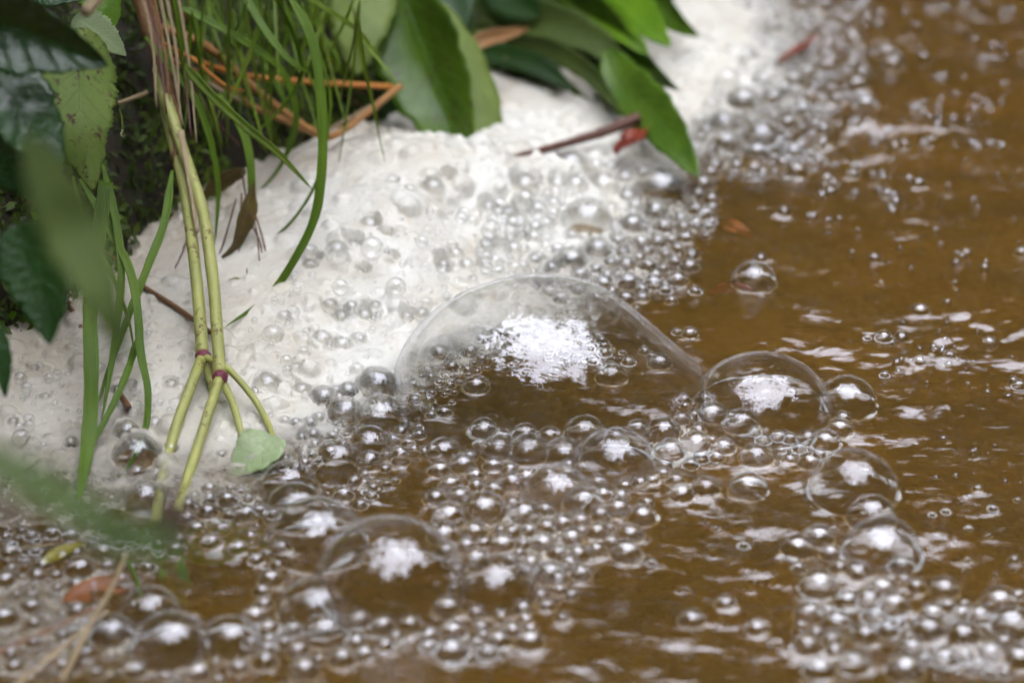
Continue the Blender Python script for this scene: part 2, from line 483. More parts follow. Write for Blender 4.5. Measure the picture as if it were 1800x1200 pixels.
bub(568, 703, 27, label='pale bubble in the foam up left of the tight heap')
bub(663, 682, 40, label='misty bubble pressed against the left wall of the largest dome')
bub(648, 788, 42, k=0.25, label='lower bubble of the tight heap with a smaller one inside its wall')
bub(1500, 866, 79, label='faint large bubble at the top of the lower right string')
bub(1530, 912, 45, label='bubble overlapping the front of the faint large one at right')
bub(1550, 976, 71, label='faint blurred bubble below in the lower right string')
bub(264, 1082, 56, label='blurred dome over the orange sunken leaf in the lower left')
bub(303, 1142, 72, label='bright blurred dome at the bottom left, biggest of its cluster')
bub(405, 1132, 54, label='blurred dome just right of the bright bottom left dome')
bub(198, 1118, 42, label='blurred bubble just left of the bright bottom left dome')
bub(1160, 342, 52, label='largest grey bubble at the top of the foam edge cluster')
bub(1031, 393, 46, label='large bubble sunk in white foam left in the foam edge cluster')
bub(1325, 497, 40, label='lone bubble over red leaf scraps on the brown water')
bub(470, 680, 26, label='flat topped bubble in the foam right of the pale stalks')
bub(240, 803, 44, k=0.05, label='wide low bubble with an oval highlight behind the grass blade tip')
bub(255, 880, 38, k=0.05, label='wide low bubble at the foot of the pale stalks')

def many(lst, g):
    for t in lst:
        bub(*t, label=g[0], group=g[1])
many([(833,938,26),(922,907,30),(957,899,20),(1025,888,36),(1055,908,22),(1086,898,25),(990,805,38),(928,800,40),(876,795,33),(900,852,26),(868,864,22),(925,846,28),(1050,850,18),
      (1098,857,17),(1125,851,16),(1146,846,14),(1122,757,22),(1165,764,34),(1178,798,29),(1222,784,23),(1232,806,17),(1260,805,16),(1214,818,15),(960,930,22),(990,925,24),(1020,918,20),
      (1050,938,22),(1005,947,22),(955,958,24),(980,975,20),(1015,978,24),(1048,968,18),(930,935,18),(1070,930,14),(900,938,20),(1000,820,16),(880,935,14),(820,962,14),(850,955,14),(1075,955,16),(1060,870,14),(1035,850,12)], G_FRONT)
many([(572,1115,44),(630,1092,24),(672,1102,24),(720,1099,22),(755,1117,20),(796,1113,27),(787,1072,28),(797,1036,12),(836,1080,18),(880,1086,18),(920,1072,20),(950,1050,20),(980,1020,20),(966,1012,30),
      (1000,992,20),(1020,1010,14),(516,1108,18),(470,1106,22),(500,1130,14),(535,1180,30),(600,1160,18),(465,1165,24),(640,1150,14),(900,1110,14),(850,1118,14),(560,1160,16)], G_ROW)
many([(1342,774,15),(1368,769,15),(1388,773,15),(1420,774,22),(1450,780,28),(1476,758,22),(1482,738,17),(1198,738,17),(1220,733,16),(1252,732,28),(1302,748,32),(1237,703,16),(1405,790,14),(1440,800,14),(1212,588,15),(1190,585,10),(1285,735,16),(1325,760,14)], G_SIDE)
many([(1240,862,22),(1315,862,24),(1402,967,25),(1440,948,26),(1506,1010,28),(1585,998,25),(1550,1040,30),(1440,1034,25),(1470,1100,24),(1420,1082,24),(1632,1112,34),(1692,1122,34),(1778,1102,40),
      (1755,1062,34),(1660,1038,18),(1666,1066,18),(1610,1034,18),(1570,1066,32),(1528,1058,28),(1600,1142,28),(1722,1084,24),(1215,1092,24),(1276,1064,20),(1330,1108,22),(1490,1060,24),(1475,1000,20),
      (1520,1120,26),(1560,1110,22),(1660,1160,26),(1740,1150,26),(1420,1140,22),(1440,1180,20),(1500,1170,24),(1790,1160,26),(1590,1180,24),(1640,1080,18),(1690,1080,20),(1405,1000,14),(1460,975,14)], G_RIGHT)
many([(1111,399,24),(1151,376,26),(1167,402,19),(1201,402,17),(1223,397,18),(1223,373,20),(1240,379,19),(1049,443,22),(1127,431,19),(1156,427,18),(1095,447,15),(1124,455,13),(1100,468,16),(1073,464,12),
      (1047,476,14),(1020,485,18),(1004,463,22),(1004,415,14),(1087,426,13),(1103,499,22),(1148,501,21),(1100,528,16),(1129,525,14),(1012,331,24),(1060,331,26),(1097,317,14),(1116,364,16),(969,474,14),(945,455,13),
      (911,399,24),(895,378,18),(1180,425,14),(1190,440,12),(1170,450,12),(1080,395,12),(1075,370,14),(1140,470,13),(1165,475,12),(1060,500,14),(1075,515,12),(980,440,12),(960,420,12),(1180,530,12),(1245,400,12),(1130,400,12)], G_EDGE)
many([(1305,182,30),(1273,222,28),(1276,255,28),(1338,244,34),(1330,272,27),(1258,293,12),(1294,293,15),(1356,293,13),(1326,297,11),(1395,269,20),(1399,305,21),(1385,219,18),(1359,175,20),(1341,146,20),
      (1395,143,18),(1432,161,15),(1446,179,12),(1453,121,22),(1511,171,12),(1522,185,14),(1504,218,15),(1558,96,22),(1569,117,19),(1486,42,20),(1410,9,22),(1446,12,20),(1359,49,16),(1420,60,18),(1455,80,18),
      (1480,90,15),(1390,30,14),(1430,110,14),(1410,180,14),(1380,110,14),(1360,90,12),(1470,55,12),(1510,20,16),(1500,70,14),(1420,210,12),(1240,230,14),(1370,250,14),(1250,265,14),(1320,215,14),(1480,130,14),(1440,45,12)], G_TOP)
many([(55,942,14),(92,939,13),(125,944,14),(180,975,26),(65,1013,17),(98,1012,12),(140,1003,20),(190,997,17),(10,1022,22),(56,1068,22),(8,1088,28),(240,832,17),(222,760,20),(272,746,13),(125,780,14),(300,790,14),(205,690,11),(20,1000,13),(100,1035,12),(160,960,10),(30,1045,12)], G_LEFT)
many([(365,902,20),(388,932,18),(346,932,18),(402,907,14),(432,907,24),(330,888,15),(400,880,20),(440,945,16),(455,900,16),(372,955,14),(330,912,12),(420,965,16),(470,955,18),(450,985,14),(480,905,14),(476,1020,16),(460,1040,14),(310,968,14),(280,960,16),(495,965,20)], G_GREEN)
many([(703,803,21,.5),(728,793,14,.5),(746,796,14,.5),(780,799,32),(760,792,16,.5),(705,760,14,.8),(712,745,12,1.2),(690,775,14,.8),(620,848,20),(604,872,20),(700,770,12),(720,770,10),(650,812,24,.3),(612,690,20),(680,802,14),(590,690,14),(640,850,12),(545,745,14),(530,770,12),(560,735,12),(640,835,10)], G_HEAP)
many([(150,1150,18),(240,1180,22),(170,1185,16),(130,1110,14),(350,1185,18),(420,1175,20),(440,1130,16),(235,1065,12),(180,1060,12),(110,1170,16),(60,1130,16),(20,1150,18),(340,1090,14),(450,1110,14),(70,1180,14),(380,1165,14),(290,1190,14)], G_BLEFT)
many([(545,470,13),(640,480,12),(565,600,14),(600,610,16),(630,600,12),(690,470,10),(800,450,12),(820,470,14),(740,555,14),(715,560,12),(560,460,10),(500,560,13),(480,590,14),(690,320,14),(760,335,16),(790,335,13),(720,335,12),
      (650,400,14),(680,430,12),(830,390,12),(870,460,14),(450,690,12),(530,690,13),(520,650,12),(600,560,12),(640,560,14),(430,770,14),(390,800,10),(500,740,10),(520,745,12),(80,700,9),(120,660,8),(60,650,8),(300,680,10),
      (860,370,14),(920,440,12),(780,480,12),(660,540,10),(580,540,12),(620,440,14)], G_FOAM)

# loose bubbles on the open water, by photo cluster
for cx, cy_, n, sx, sy_ in [(1640,200,16,55,28),(1560,350,5,30,14),(1720,180,8,60,25),(1620,250,8,60,10),(1330,480,5,30,20),(1640,610,8,35,22),(1580,640,5,30,25),(1740,100,10,50,20),(1650,140,2,10,6),(1420,390,5,60,14),(1700,260,7,70,14),(1540,240,6,40,30),
                            (1690,20,8,60,16),(1600,40,6,40,26),(1760,640,4,40,40),(1700,450,8,90,40),(1500,300,6,40,25),(1460,330,5,40,25),(1770,20,4,20,12)]:
    for _ in range(n):
        bub(cx + random.gauss(0, sx * .6), cy_ + random.gauss(0, sy_ * .6), random.uniform(6, 14), label=G_WATER[0], group=G_WATER[1])
for x, y in [(1700,930),(1705,985),(1745,1010),(1675,955),(1745,895),(1790,880),(1780,985),(1720,860),(1660,900),(1640,905),(1700,1005),(1560,660),(1250,960),(1150,990),(1090,1075),(1330,1020),(1260,930),(1470,930),(1310,960)]:
    bub(x + random.uniform(-6, 6), y, random.uniform(5, 11), label=G_WATER[0], group=G_WATER[1])

# drop listed ones that sit too deep inside a bigger one
def clash(b, lst, f):
    for a in lst:
        if np.linalg.norm(a['c'] - b['c']) < f * max(a['R'], b['R']) + 0.25 * min(a['R'], b['R']):
            return True
    return False
# tiny froth between, by darts
NLIST = len(BUB)
CEN = np.array([b['c'] for b in BUB]); RAD = np.array([b['R'] for b in BUB])
tiny = []
TA = np.zeros((20000, 4))
def darts(poly, n, r0, r1, crowd=0.80, pw=1.3):
    poly = np.array(poly, float)
    lo, hi = poly.min(0), poly.max(0)
    for _ in range(n):
        x, y = random.uniform(lo[0], hi[0]), random.uniform(lo[1], hi[1])
        x0_, y0_ = x, y
        x, y = x + random.gauss(0, 16), y + random.gauss(0, 11)
        ins = False
        j = len(poly) - 1
        for i in range(len(poly)):
            if (poly[i][1] > y) != (poly[j][1] > y) and x < (poly[j][0] - poly[i][0]) * (y - poly[i][1]) / (poly[j][1] - poly[i][1]) + poly[i][0]:
                ins = not ins
            j = i
        x, y = x0_, y0_
        if not ins:
            continue
        r = r0 * (r1 / r0) ** (random.random() ** pw)
        c = W(x, y, 0)
        z0 = max(0.0, foam_at(c[0], c[1]))
        c = W(x, y, z0)
        R = r * depth(c) / FPX
        c = c + np.array([0, 0, 0.06 * R])
        d = np.linalg.norm((CEN - c)[:, :2], axis=1)
        if np.any(d < RAD * 0.88 + R * 0.7):
            continue
        if tiny:
            T = TA[:len(tiny)]
            if np.any(np.linalg.norm(T[:, :3] - c, axis=1) < crowd * (T[:, 3] + R)):
                continue
        tiny.append((*c, R, z0 if z0 > 0.0004 else 0.0))
        TA[len(tiny) - 1] = tiny[-1][:4]
darts([(760,800),(900,760),(1000,790),(1160,770),(1290,780),(1230,830),(1130,880),(1090,950),(1020,1010),(940,1070),(830,1100),(780,1010),(760,930)], 900, 13, 27)
darts([(450,1080),(620,1075),(800,1100),(960,1060),(1010,1000),(1040,1020),(960,1110),(820,1150),(600,1140),(460,1190),(400,1190)], 480, 13, 25)
darts([(1180,700),(1260,710),(1340,760),(1440,760),(1490,720),(1500,770),(1430,820),(1330,790),(1250,790)], 500, 4, 13)
darts([(1460,960),(1600,990),(1640,1060),(1800,1080),(1800,1200),(1560,1160),(1480,1080)], 200, 11, 26)
darts([(1400,1060),(1480,1080),(1480,1200),(1400,1200)], 30, 11, 22)
darts([(880,360),(1000,300),(1130,290),(1260,370),(1240,420),(1190,470),(1200,540),(1090,545),(1000,500),(900,490),(840,440)], 1300, 8, 19)
darts([(1220,200),(1330,130),(1330,0),(1530,0),(1500,130),(1440,230),(1420,320),(1250,310)], 1900, 8, 20)
darts([(330,870),(420,860),(500,820),(560,760),(640,690),(700,700),(740,790),(690,830),(640,890),(560,860),(470,900),(480,1030),(440,1000),(430,940),(330,950)], 1200, 6, 15)
darts([(0,940),(300,930),(330,960),(120,1060),(0,1120)], 300, 4, 11)
darts([(0,1120),(200,1060),(200,1150),(440,1160),(440,1200),(0,1200)], 400, 5, 13)
darts([(700,690),(760,640),(900,580),(1050,600),(1160,640),(1080,650),(940,630),(820,670),(740,750)], 900, 4, 14)
darts([(440,560),(600,420),(800,330),(900,400),(820,520),(700,620),(560,740),(440,760)], 330, 3, 9)
darts([(0,650),(250,520),(350,660),(280,780),(0,800)], 260, 3, 7)
darts([(1500,150),(1800,0),(1800,700),(1550,700),(1450,420),(1420,320)], 140, 3, 9)
darts([(1560,780),(1800,760),(1800,1040),(1640,1000)], 30, 3, 8)

for rnd in range(2):
    CC = np.vstack([CEN, TA[:len(tiny), :3]])
    RR = np.concatenate([RAD, TA[:len(tiny), 3]])
    for j in range(len(RR)):
        if j < NLIST and (not BUB[j]['group'] or BUB[j]['group'] == G_WATER[1]):
            continue
        d = np.linalg.norm(CC - CC[j], axis=1)
        d[j] = 9
        if d.min() > RR[j] * 3.2:
            continue
        lim = np.min(d - RR * 0.90) * 1.10
        # never swell past the point where a neighbour would be swallowed
        lim = min(lim, np.min(np.where(d < 0.05, d, 9)) * 0.86)
        new = float(np.clip(lim, RR[j], RR[j] * (1.22 if j < NLIST else 1.6)))
        RR[j] = new
    RAD = RR[:NLIST].copy()
    TA[:len(tiny), 3] = RR[NLIST:]
    for j in range(NLIST):
        BUB[j]['R'] = float(RAD[j])
tiny = [(t[0], t[1], t[2], float(TA[k, 3]), t[4]) for k, t in enumerate(tiny)]

# ------------------------------------------------------------------ icospheres
_ICO = {}
def ico(level):
    if level in _ICO:
        return _ICO[level]
    import bmesh
    bm = bmesh.new()
    bmesh.ops.create_icosphere(bm, subdivisions=level, radius=1.0)
    V = np.array([v.co[:] for v in bm.verts])
    F = np.array([[v.index for v in f.verts] for f in bm.faces])
    bm.free()
    _ICO[level] = (V / np.linalg.norm(V, axis=1)[:, None], F)
    return _ICO[level]

ALLC = np.vstack([CEN, np.array([t[:3] for t in tiny])])
ALLR = np.concatenate([RAD, np.array([t[3] for t in tiny])])

DOME_C = W(985, 694, 0.0)
DOME_A, DOME_B, DOME_H = 0.0735, 0.0570, 0.0490
WALL_X = W(1236, 690, 0)[0]

def bubble_geo(i, c, R, level, wet=True, extra=(), sz=1.0):
    U, F = ico(level)
    r = np.full(len(U), R)
    d = np.linalg.norm(ALLC - c, axis=1)
    for j in np.nonzero((d < ALLR + R) & (d > 1e-7))[0]:
        if j == i:
            continue
        n = (ALLC[j] - c) / d[j]
        a = (d[j] ** 2 + R ** 2 - ALLR[j] ** 2) / (2 * d[j])
        if a < 0.12 * R:
            continue
        cc = U @ n
        lim = np.where(cc > 0.02, (a * 0.985) / np.maximum(cc, 0.02), 9.9)
        r = np.minimum(r, lim)
    for pt, n in extra:
        a = float(np.dot(pt - c, n))
        cc = U @ n
        r = np.minimum(r, np.where(cc > 0.02, a * 0.99 / np.maximum(cc, 0.02), 9.9))
    V = U * r[:, None]
    V[:, 2] *= sz
    # slow wobble, real films are never perfect spheres
    V = V * (1 + 0.02 * np.sin(V[:, [0]] / R * 2.1 + i) * np.cos(V[:, [1]] / R * 1.7 - i * 2))
    if wet:
        keep = (V[:, 2] + c[2] > -0.0012)
        F = F[keep[F].any(axis=1)]
        V[:, 2] = np.maximum(V[:, 2], -0.0016 - c[2])
        used = np.unique(F)
        mp = np.full(len(V), -1)
        mp[used] = np.arange(len(used))
        V, F = V[used], mp[F]
    return V, F

def rim_geo(i, c, R, seed):
    # the liquid that gathers where a film meets the water and its neighbours
    if c[2] > 0.85 * R:
        return None
    rc = math.sqrt(R * R - c[2] ** 2)
    n = 36 if R > 0.006 else 24 if R > 0.003 else 16
    ph = np.arange(n) / n * 2 * np.pi
    U = np.stack([np.cos(ph), np.sin(ph)], 1)
    r = np.full(n, rc)
    dv = ALLC[:, :2] - c[:2]
    d = np.hypot(dv[:, 0], dv[:, 1])
    rj = np.sqrt(np.maximum(ALLR ** 2 - ALLC[:, 2] ** 2, 1e-10))
    for j in np.nonzero((d < rj + rc) & (d > 1e-7))[0]:
        if j == i:
            continue
        a = (d[j] ** 2 + rc ** 2 - rj[j] ** 2) / (2 * d[j])
        if a < 0.12 * rc:
            continue
        cc = U @ (dv[j] / d[j])
        r = np.minimum(r, np.where(cc > 0.02, a / np.maximum(cc, 0.02), 9.9))
    rs_ = np.random.default_rng(seed)
    m = min(0.00085, max(0.00032, 0.13 * R)) * (0.7 + 0.5 * np.sin(ph * 2 + rs_.random() * 6) * rs_.random() + 0.25 * rs_.normal(size=n))
    m = np.clip(m, 0.0002, 0.0012)
    k = 6
    th = np.arange(k) / k * 2 * np.pi
    rad = r[:, None] + m[:, None] * 1.25 * np.cos(th)[None]
    z = 0.0003 - c[2] + m[:, None] * 0.9 * np.sin(th)[None]
    V = np.stack([U[:, :1] * rad, U[:, 1:] * rad, z], -1).reshape(-1, 3)
    q = np.arange(n * k).reshape(n, k)
    F = np.stack([q, np.roll(q, -1, 1), np.roll(np.roll(q, -1, 1), -1, 0), np.roll(q, -1, 0)], -1).reshape(-1, 4)
    return V, F

# ------------------------------------------------------------------ bank line and terrain (structure)
BL = np.array([W(a, b, z)[:2] for a, b, z in [(-900, 900, 0), (-250, 690, .01), (0, 602, .012), (100, 575, .014), (200, 500, .016), (260, 442, .018), (330, 390, .02), (400, 338, .02), (480, 310, .02), (560, 284, .025),
               (660, 250, .02), (780, 205, .015), (880, 152, .01), (960, 148, .01), (1060, 185, .01), (1110, 140, .01), (1175, 60, .01), (1215, -40, 0), (1600, -260, 0), (2400, -420, 0)]])
BL = np.vstack([BL[0] + (BL[0] - BL[1]) * 40, BL, BL[-1] + (BL[-1] - BL[-2]) * 40])

BPOLY = np.vstack([BL, BL[-1] + [0, 400], BL[0] + [0, 400]])
def bank_s(x, y):
    best = np.full(x.shape, 1e9)
    for (ax, ay), (bx_, by_) in zip(BL[:-1], BL[1:]):
        ux, uy = bx_ - ax, by_ - ay
        t = np.clip(((x - ax) * ux + (y - ay) * uy) / (ux * ux + uy * uy), 0, 1)
        best = np.minimum(best, np.hypot(x - ax - t * ux, y - ay - t * uy))
    ins = np.zeros(x.shape, bool)
    for (ax, ay), (bx_, by_) in zip(BPOLY, np.roll(BPOLY, -1, 0)):
        if ay == by_:
            continue
        ins ^= ((ay > y) != (by_ > y)) & (x < (bx_ - ax) * (y - ay) / (by_ - ay) + ax)
    return np.where(ins, best, -best)

def stretch(lo, hi, step, far, grow=1.18):
    a = np.arange(lo, hi + step / 2, step)
    out, s, p = [], step, a[-1]
    while p < far:
        s *= grow
        p += s
        out.append(p)
    left, s, p = [], step, a[0]
    while p > -far:
        s *= grow
        p -= s
        left.append(p)
    return np.concatenate([left[::-1], a, out])

def grid(xs, ys):
    X, Y = np.meshgrid(xs, ys)
    nx, ny = len(xs), len(ys)
    i = np.arange(nx * ny).reshape(ny, nx)
    F = np.stack([i[:-1, :-1], i[:-1, 1:], i[1:, 1:], i[1:, :-1]], -1).reshape(-1, 4)
    return X, Y, F

def ground_z(X, Y):
    s = bank_s(X, Y)
    n = fbm(X * 22, Y * 22, 3) - 0.5
    n2 = fbm(X * 1.3, Y * 1.3, 9) - 0.5
    s2 = s + 0.016 * n
    hb = 0.008 + 0.097 / (1 + np.exp((X + 0.10) / 0.025))
    up = hb * (1 - np.exp(-np.maximum(s2, 0) / 0.045)) + (0.06 + 0.24 / (1 + np.exp((X + 0.10) / 0.025))) * np.maximum(s2, 0) * np.exp(-np.maximum(s, 0) / 3.0) + 0.02 * n * np.clip(s2 / 0.02, 0, 1)
    far = 0.9 * (1 - np.exp(-np.maximum(s - 0.3, 0) / 4.0)) + 0.5 * n2 * np.clip(s / 2, 0, 1)
    bed = -0.05 * (1 - np.exp(np.minimum(s2, 0) / 0.05)) + 0.012 * n
    other = np.maximum(-s - 2.2, 0)
    return np.where(s2 > 0, up + far - 0.004, bed - 0.004) + 0.5 * (1 - np.exp(-other / 0.8)) + 0.3 * n2 * np.clip(other, 0, 1)

xs, ys = stretch(-0.36, 0.36, 0.006, 90), stretch(-0.28, 0.62, 0.006, 90)
X, Y, F = grid(xs, ys)
Z = ground_z(X, Y)
me = mesh('ground', np.stack([X, Y, Z], -1).reshape(-1, 3), F, None)
gm = Mat('bank_and_bed')
ec = gm.mixc(gm.noise(30, 6), (0.018, 0.013, 0.008), (0.045, 0.032, 0.017))
ec = gm.mixc(gm.ramp(gm.noise(70, 4), 0.5, 0.7), ec, (0.022, 0.036, 0.008))
bc = gm.mixc(gm.ramp(gm.noise(18, 6), 0.3, 0.7), (0.18, 0.095, 0.022), (0.10, 0.058, 0.020))
bc = gm.mixc(gm.ramp(gm.noise(40, 3), 0.55, 0.8, 0, 0.6), bc, (0.07, 0.045, 0.018))
sz_ = gm.n('ShaderNodeSeparateXYZ'); gm.link(gm.obj(), sz_.inputs[0])
cc = gm.mixc(gm.ramp(sz_.outputs[2], -0.012, 0.004), bc, ec)
me.materials.append(gm.done(gm.n('ShaderNodeBsdfPrincipled', {'Base Color': cc, 'Roughness': 0.85, 'Normal': gm.bump(gm.noise(160, 5), 0.8, 0.004)}).outputs[0]))
ob('ground', me, kind='structure', label='dark earthy stream bank and brown sandy bed')

# ------------------------------------------------------------------ water surface (structure)
xs, ys = stretch(-0.325, 0.325, 0.0012, 90, 1.25), stretch(-0.245, 0.46, 0.0012, 90, 1.25)
X, Y, F = grid(xs, ys)
Z = np.zeros_like(X)
wr = np.random.default_rng(5)
core = (np.abs(X) < 0.5) & (np.abs(Y - 0.1) < 0.6)
env = 0.25 + 1.1 * np.clip(fbm(X * 14, Y * 14, 21) * 2.2 - 0.75, 0, 1)
for k in range(46):
    lam = 0.006 * (0.05 / 0.006) ** wr.random()
    th = wr.normal(1.35, 0.42)
    amp = (0.024 + 0.012 * np.clip((X - 0.06) / 0.1, 0, 1)) * lam / 6.283 * (0.7 + 0.6 * wr.random())
    ph = wr.random() * 6.283
    wob = 0.004 * (vnoise(X * 30 + k, Y * 30, k) - 0.5) * 6
    w_ = np.sin(6.283 / lam * (X * math.cos(th) + Y * math.sin(th) + wob) + ph)
    Z += np.where(core, amp * env * (w_ + 0.35 * w_ * np.abs(w_)), 0)
for k in range(14):
    lam = 0.03 * 3 ** wr.random()
    th = wr.normal(1.3, 0.5)
    Z += np.where(core, 0.016 * lam / 6.283 * np.sin(6.283 / lam * (X * math.cos(th) + Y * math.sin(th)) + wr.random() * 6), 0)
Zm = np.zeros_like(Z)
# liquid climbs every film that stands in it
def climb(cx, cy_, rc, A, lam, ax=1.0, ay=1.0, dip=0.0):
    m = rc + 6 * lam
    ix0, ix1 = np.searchsorted(xs, [cx - m * ax, cx + m * ax])
    iy0, iy1 = np.searchsorted(ys, [cy_ - m * ay, cy_ + m * ay])
    if ix1 - ix0 < 1 or iy1 - iy0 < 1:
        return
    gx, gy = np.meshgrid(xs[ix0:ix1], ys[iy0:iy1])
    d = np.hypot((gx - cx) / ax, (gy - cy_) / ay)
    h = A * np.exp(-np.abs(d - rc) / lam)
    sub = Zm[iy0:iy1, ix0:ix1]
    np.maximum(sub, h, out=sub)
for i in range(len(ALLR)):
    c, R = ALLC[i], ALLR[i]
    if c[2] > 0.8 * R or c[2] > 0.006 + R:
        continue
    rc = math.sqrt(max(1e-9, R * R - c[2] ** 2))
    climb(c[0], c[1], rc, min(0.0016, 0.34 * R), min(0.0024, 0.0010 + 0.2 * R))
climb(DOME_C[0], DOME_C[1], 1.0, 0.0016, 0.035, DOME_A, DOME_B)
Z += Zm
me = mesh('water', np.stack([X, Y, Z], -1).reshape(-1, 3), F, water_mat())
ob('water', me, kind='structure', label='murky brown stream water with broken sky reflections')

# ------------------------------------------------------------------ foam (stuff): a heightfield of froth with a hollow for every bubble
st = 0.00095
xs, ys = np.arange(-0.30, 0.24, st), np.arange(-0.25, 0.47, st)
X, Y, F = grid(xs, ys)
H = foam_h(X.ravel(), Y.ravel()).reshape(X.shape)
thick = H.copy()
H = H + 0.0026 * (fbm(X * 40, Y * 40, 4, 2) - 0.5) * np.clip(H / 0.006, 0.25, 1) + 0.0085 * (fbm(X * 17, Y * 17, 8, 2) - 0.45) * np.clip(H / 0.012, 0, 1)
BANKS = bank_s(X, Y)
def stamp(c, R, mode, floor=0.0):
    ix0, ix1 = np.searchsorted(xs, [c[0] - R * 1.35, c[0] + R * 1.35])
    iy0, iy1 = np.searchsorted(ys, [c[1] - R * 1.35, c[1] + R * 1.35])
    if ix1 - ix0 < 1 or iy1 - iy0 < 1:
        return
    gx, gy = np.meshgrid(xs[ix0:ix1], ys[iy0:iy1])
    d2 = (gx - c[0]) ** 2 + (gy - c[1]) ** 2
    sub = H[iy0:iy1, ix0:ix1]
    if mode == 'dome':
        ins = d2 < R * R
        sub[ins] = np.maximum(sub[ins], c[2] + np.sqrt(R * R - d2[ins]))
    else:
        d = np.sqrt(d2) / R
        ins = d < 1.0
        bowl = c[2] - R * 0.98 * (1 - d[ins] ** 2)
        if floor > 0.0015:
            bowl = np.maximum(bowl, -0.0003)
            tk = thick[iy0:iy1, ix0:ix1]
            if floor < 0.006:
                tk[ins] = np.minimum(tk[ins], np.maximum(bowl, 0.0))
        sub[ins] = np.minimum(sub[ins], bowl)
        lip = (d >= 1.0) & (d < 1.35) & (sub > -0.001)
        sub[lip] += R * 0.16 * (1.35 - d[lip]) / 0.35
br = np.random.default_rng(3)
n = 6500
bx, by = br.uniform(xs[0], xs[-1], n), br.uniform(ys[0], ys[-1], n)
hz = foam_h(bx, by)
for x, y, z in zip(bx, by, hz):
    if z > 0.001:
        r = 0.0019 * (4.5 ** (br.random() ** 1.8))
        ft = 0.0085 * (fbm(np.array([x * 17]), np.array([y * 17]), 8, 2)[0] - 0.45) * min(1, max(0, z / 0.012))
        stamp((x, y, z + ft - r * br.uniform(0.38, 0.88)), r, 'dome')
for b in sorted(BUB, key=lambda b: -b['R']):
    stamp(b['c'], b['R'], 'hollow', b['floor'])
for t in tiny:
    if True:
        stamp(t[:3], t[3], 'hollow', 0.0 if t[4] < 0.002 else t[4])
dd = np.hypot((X - DOME_C[0]) / DOME_A, (Y - DOME_C[1]) / DOME_B)
keep = (H > -0.0008) & (BANKS < 0.02)
kf = keep.ravel()[F].all(axis=1)
F = F[kf]
used = np.unique(F)
mp = np.full(X.size, -1); mp[used] = np.arange(len(used))
V = np.stack([X, Y, H + 0.0009], -1).reshape(-1, 3)[used]
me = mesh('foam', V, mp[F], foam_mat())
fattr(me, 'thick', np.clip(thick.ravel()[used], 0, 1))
scum_shade = np.clip((-0.06 - X) / 0.14, 0, 1) * 0.55 + 0.9 * np.clip(fbm(X * 24, Y * 24, 61) - 0.52, 0, 1) + 0.35 * np.clip(1 + BANKS / 0.03, 0, 1)  # pollen and old scum plus painted shade, stronger towards the left and the bank
fattr(me, 'scum_shade', np.clip(scum_shade * (0.5 + fbm(X * 60, Y * 60, 71)), 0, 0.75).ravel()[used])
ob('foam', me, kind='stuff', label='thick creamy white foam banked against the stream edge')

# ------------------------------------------------------------------ bubbles as objects
def bubble_obj(i, b):
    c, R = b['c'], b['R']
    lv = 5 if b['r'] > 60 else 4 if b['r'] > 17 else 3
    extra = []
    if i == 0:
        extra = [(np.array([WALL_X - 0.0025, c[1], 0]), np.array([-1.0, 0.0, 0.0]))]
    V, Fc = bubble_geo(i, c, R, lv, True, extra, b['sz'])
    me = mesh('bubble', V, Fc, FILM_BIG if i == 0 else FILM_RAFT if b['r'] < 46 and b['floor'] < 0.007 else FILM)
    o = bpy.data.objects.new('bubble', me)
    COL.objects.link(o)
    o.location = c
    o['label'] = b['label']
    o['category'] = 'bubble'
    if b['group']:
        o['group'] = b['group']
    if b['floor'] < 0.0015:
        g = rim_geo(i, c, R, i)
        if g:
            bpy.context.view_layer.objects.active = None
            w = bpy.data.objects.new('wet_rim', mesh('wet_rim', g[0], g[1], RIM))
            COL.objects.link(w)
            w.parent = o
    return o

# the largest dome, a low lopsided cap
U, Fc = ico(6)
V = U.copy()
V[:, 0] *= DOME_A; V[:, 1] *= DOME_B; V[:, 2] *= DOME_H
xx = U[:, 0]
V[:, 2] *= 1 + 0.10 * (0.25 - (xx + 0.1) ** 2) - 0.10 * xx - 0.66 * np.clip((xx - 0.15) / 0.85, 0, 1) ** 1.6
V[:, 1] *= 1 - 0.45 * np.clip((xx - 0.3) / 0.7, 0, 1)
V[:, 0] += 0.004 * U[:, 2] * (-1)
V = V * (1 + 0.012 * np.sin(U[:, [0]] * 3.0 + 1) * np.cos(U[:, [1]] * 2.3))
V[:, 0] = np.minimum(V[:, 0], WALL_X - DOME_C[0] - 0.0004)
keep = V[:, 2] > -0.0012
Fk = Fc[keep[Fc].any(axis=1)]
used = np.unique(Fk); mp = np.full(len(V), -1); mp[used] = np.arange(len(used))
V[:, 2] = np.maximum(V[:, 2], -0.0016)
o = ob('bubble', mesh('bubble', V[used], mp[Fk], FILM_BIG), label='largest bubble, a wide misty dome over brown water at the centre', category='bubble')
o.location = DOME_C

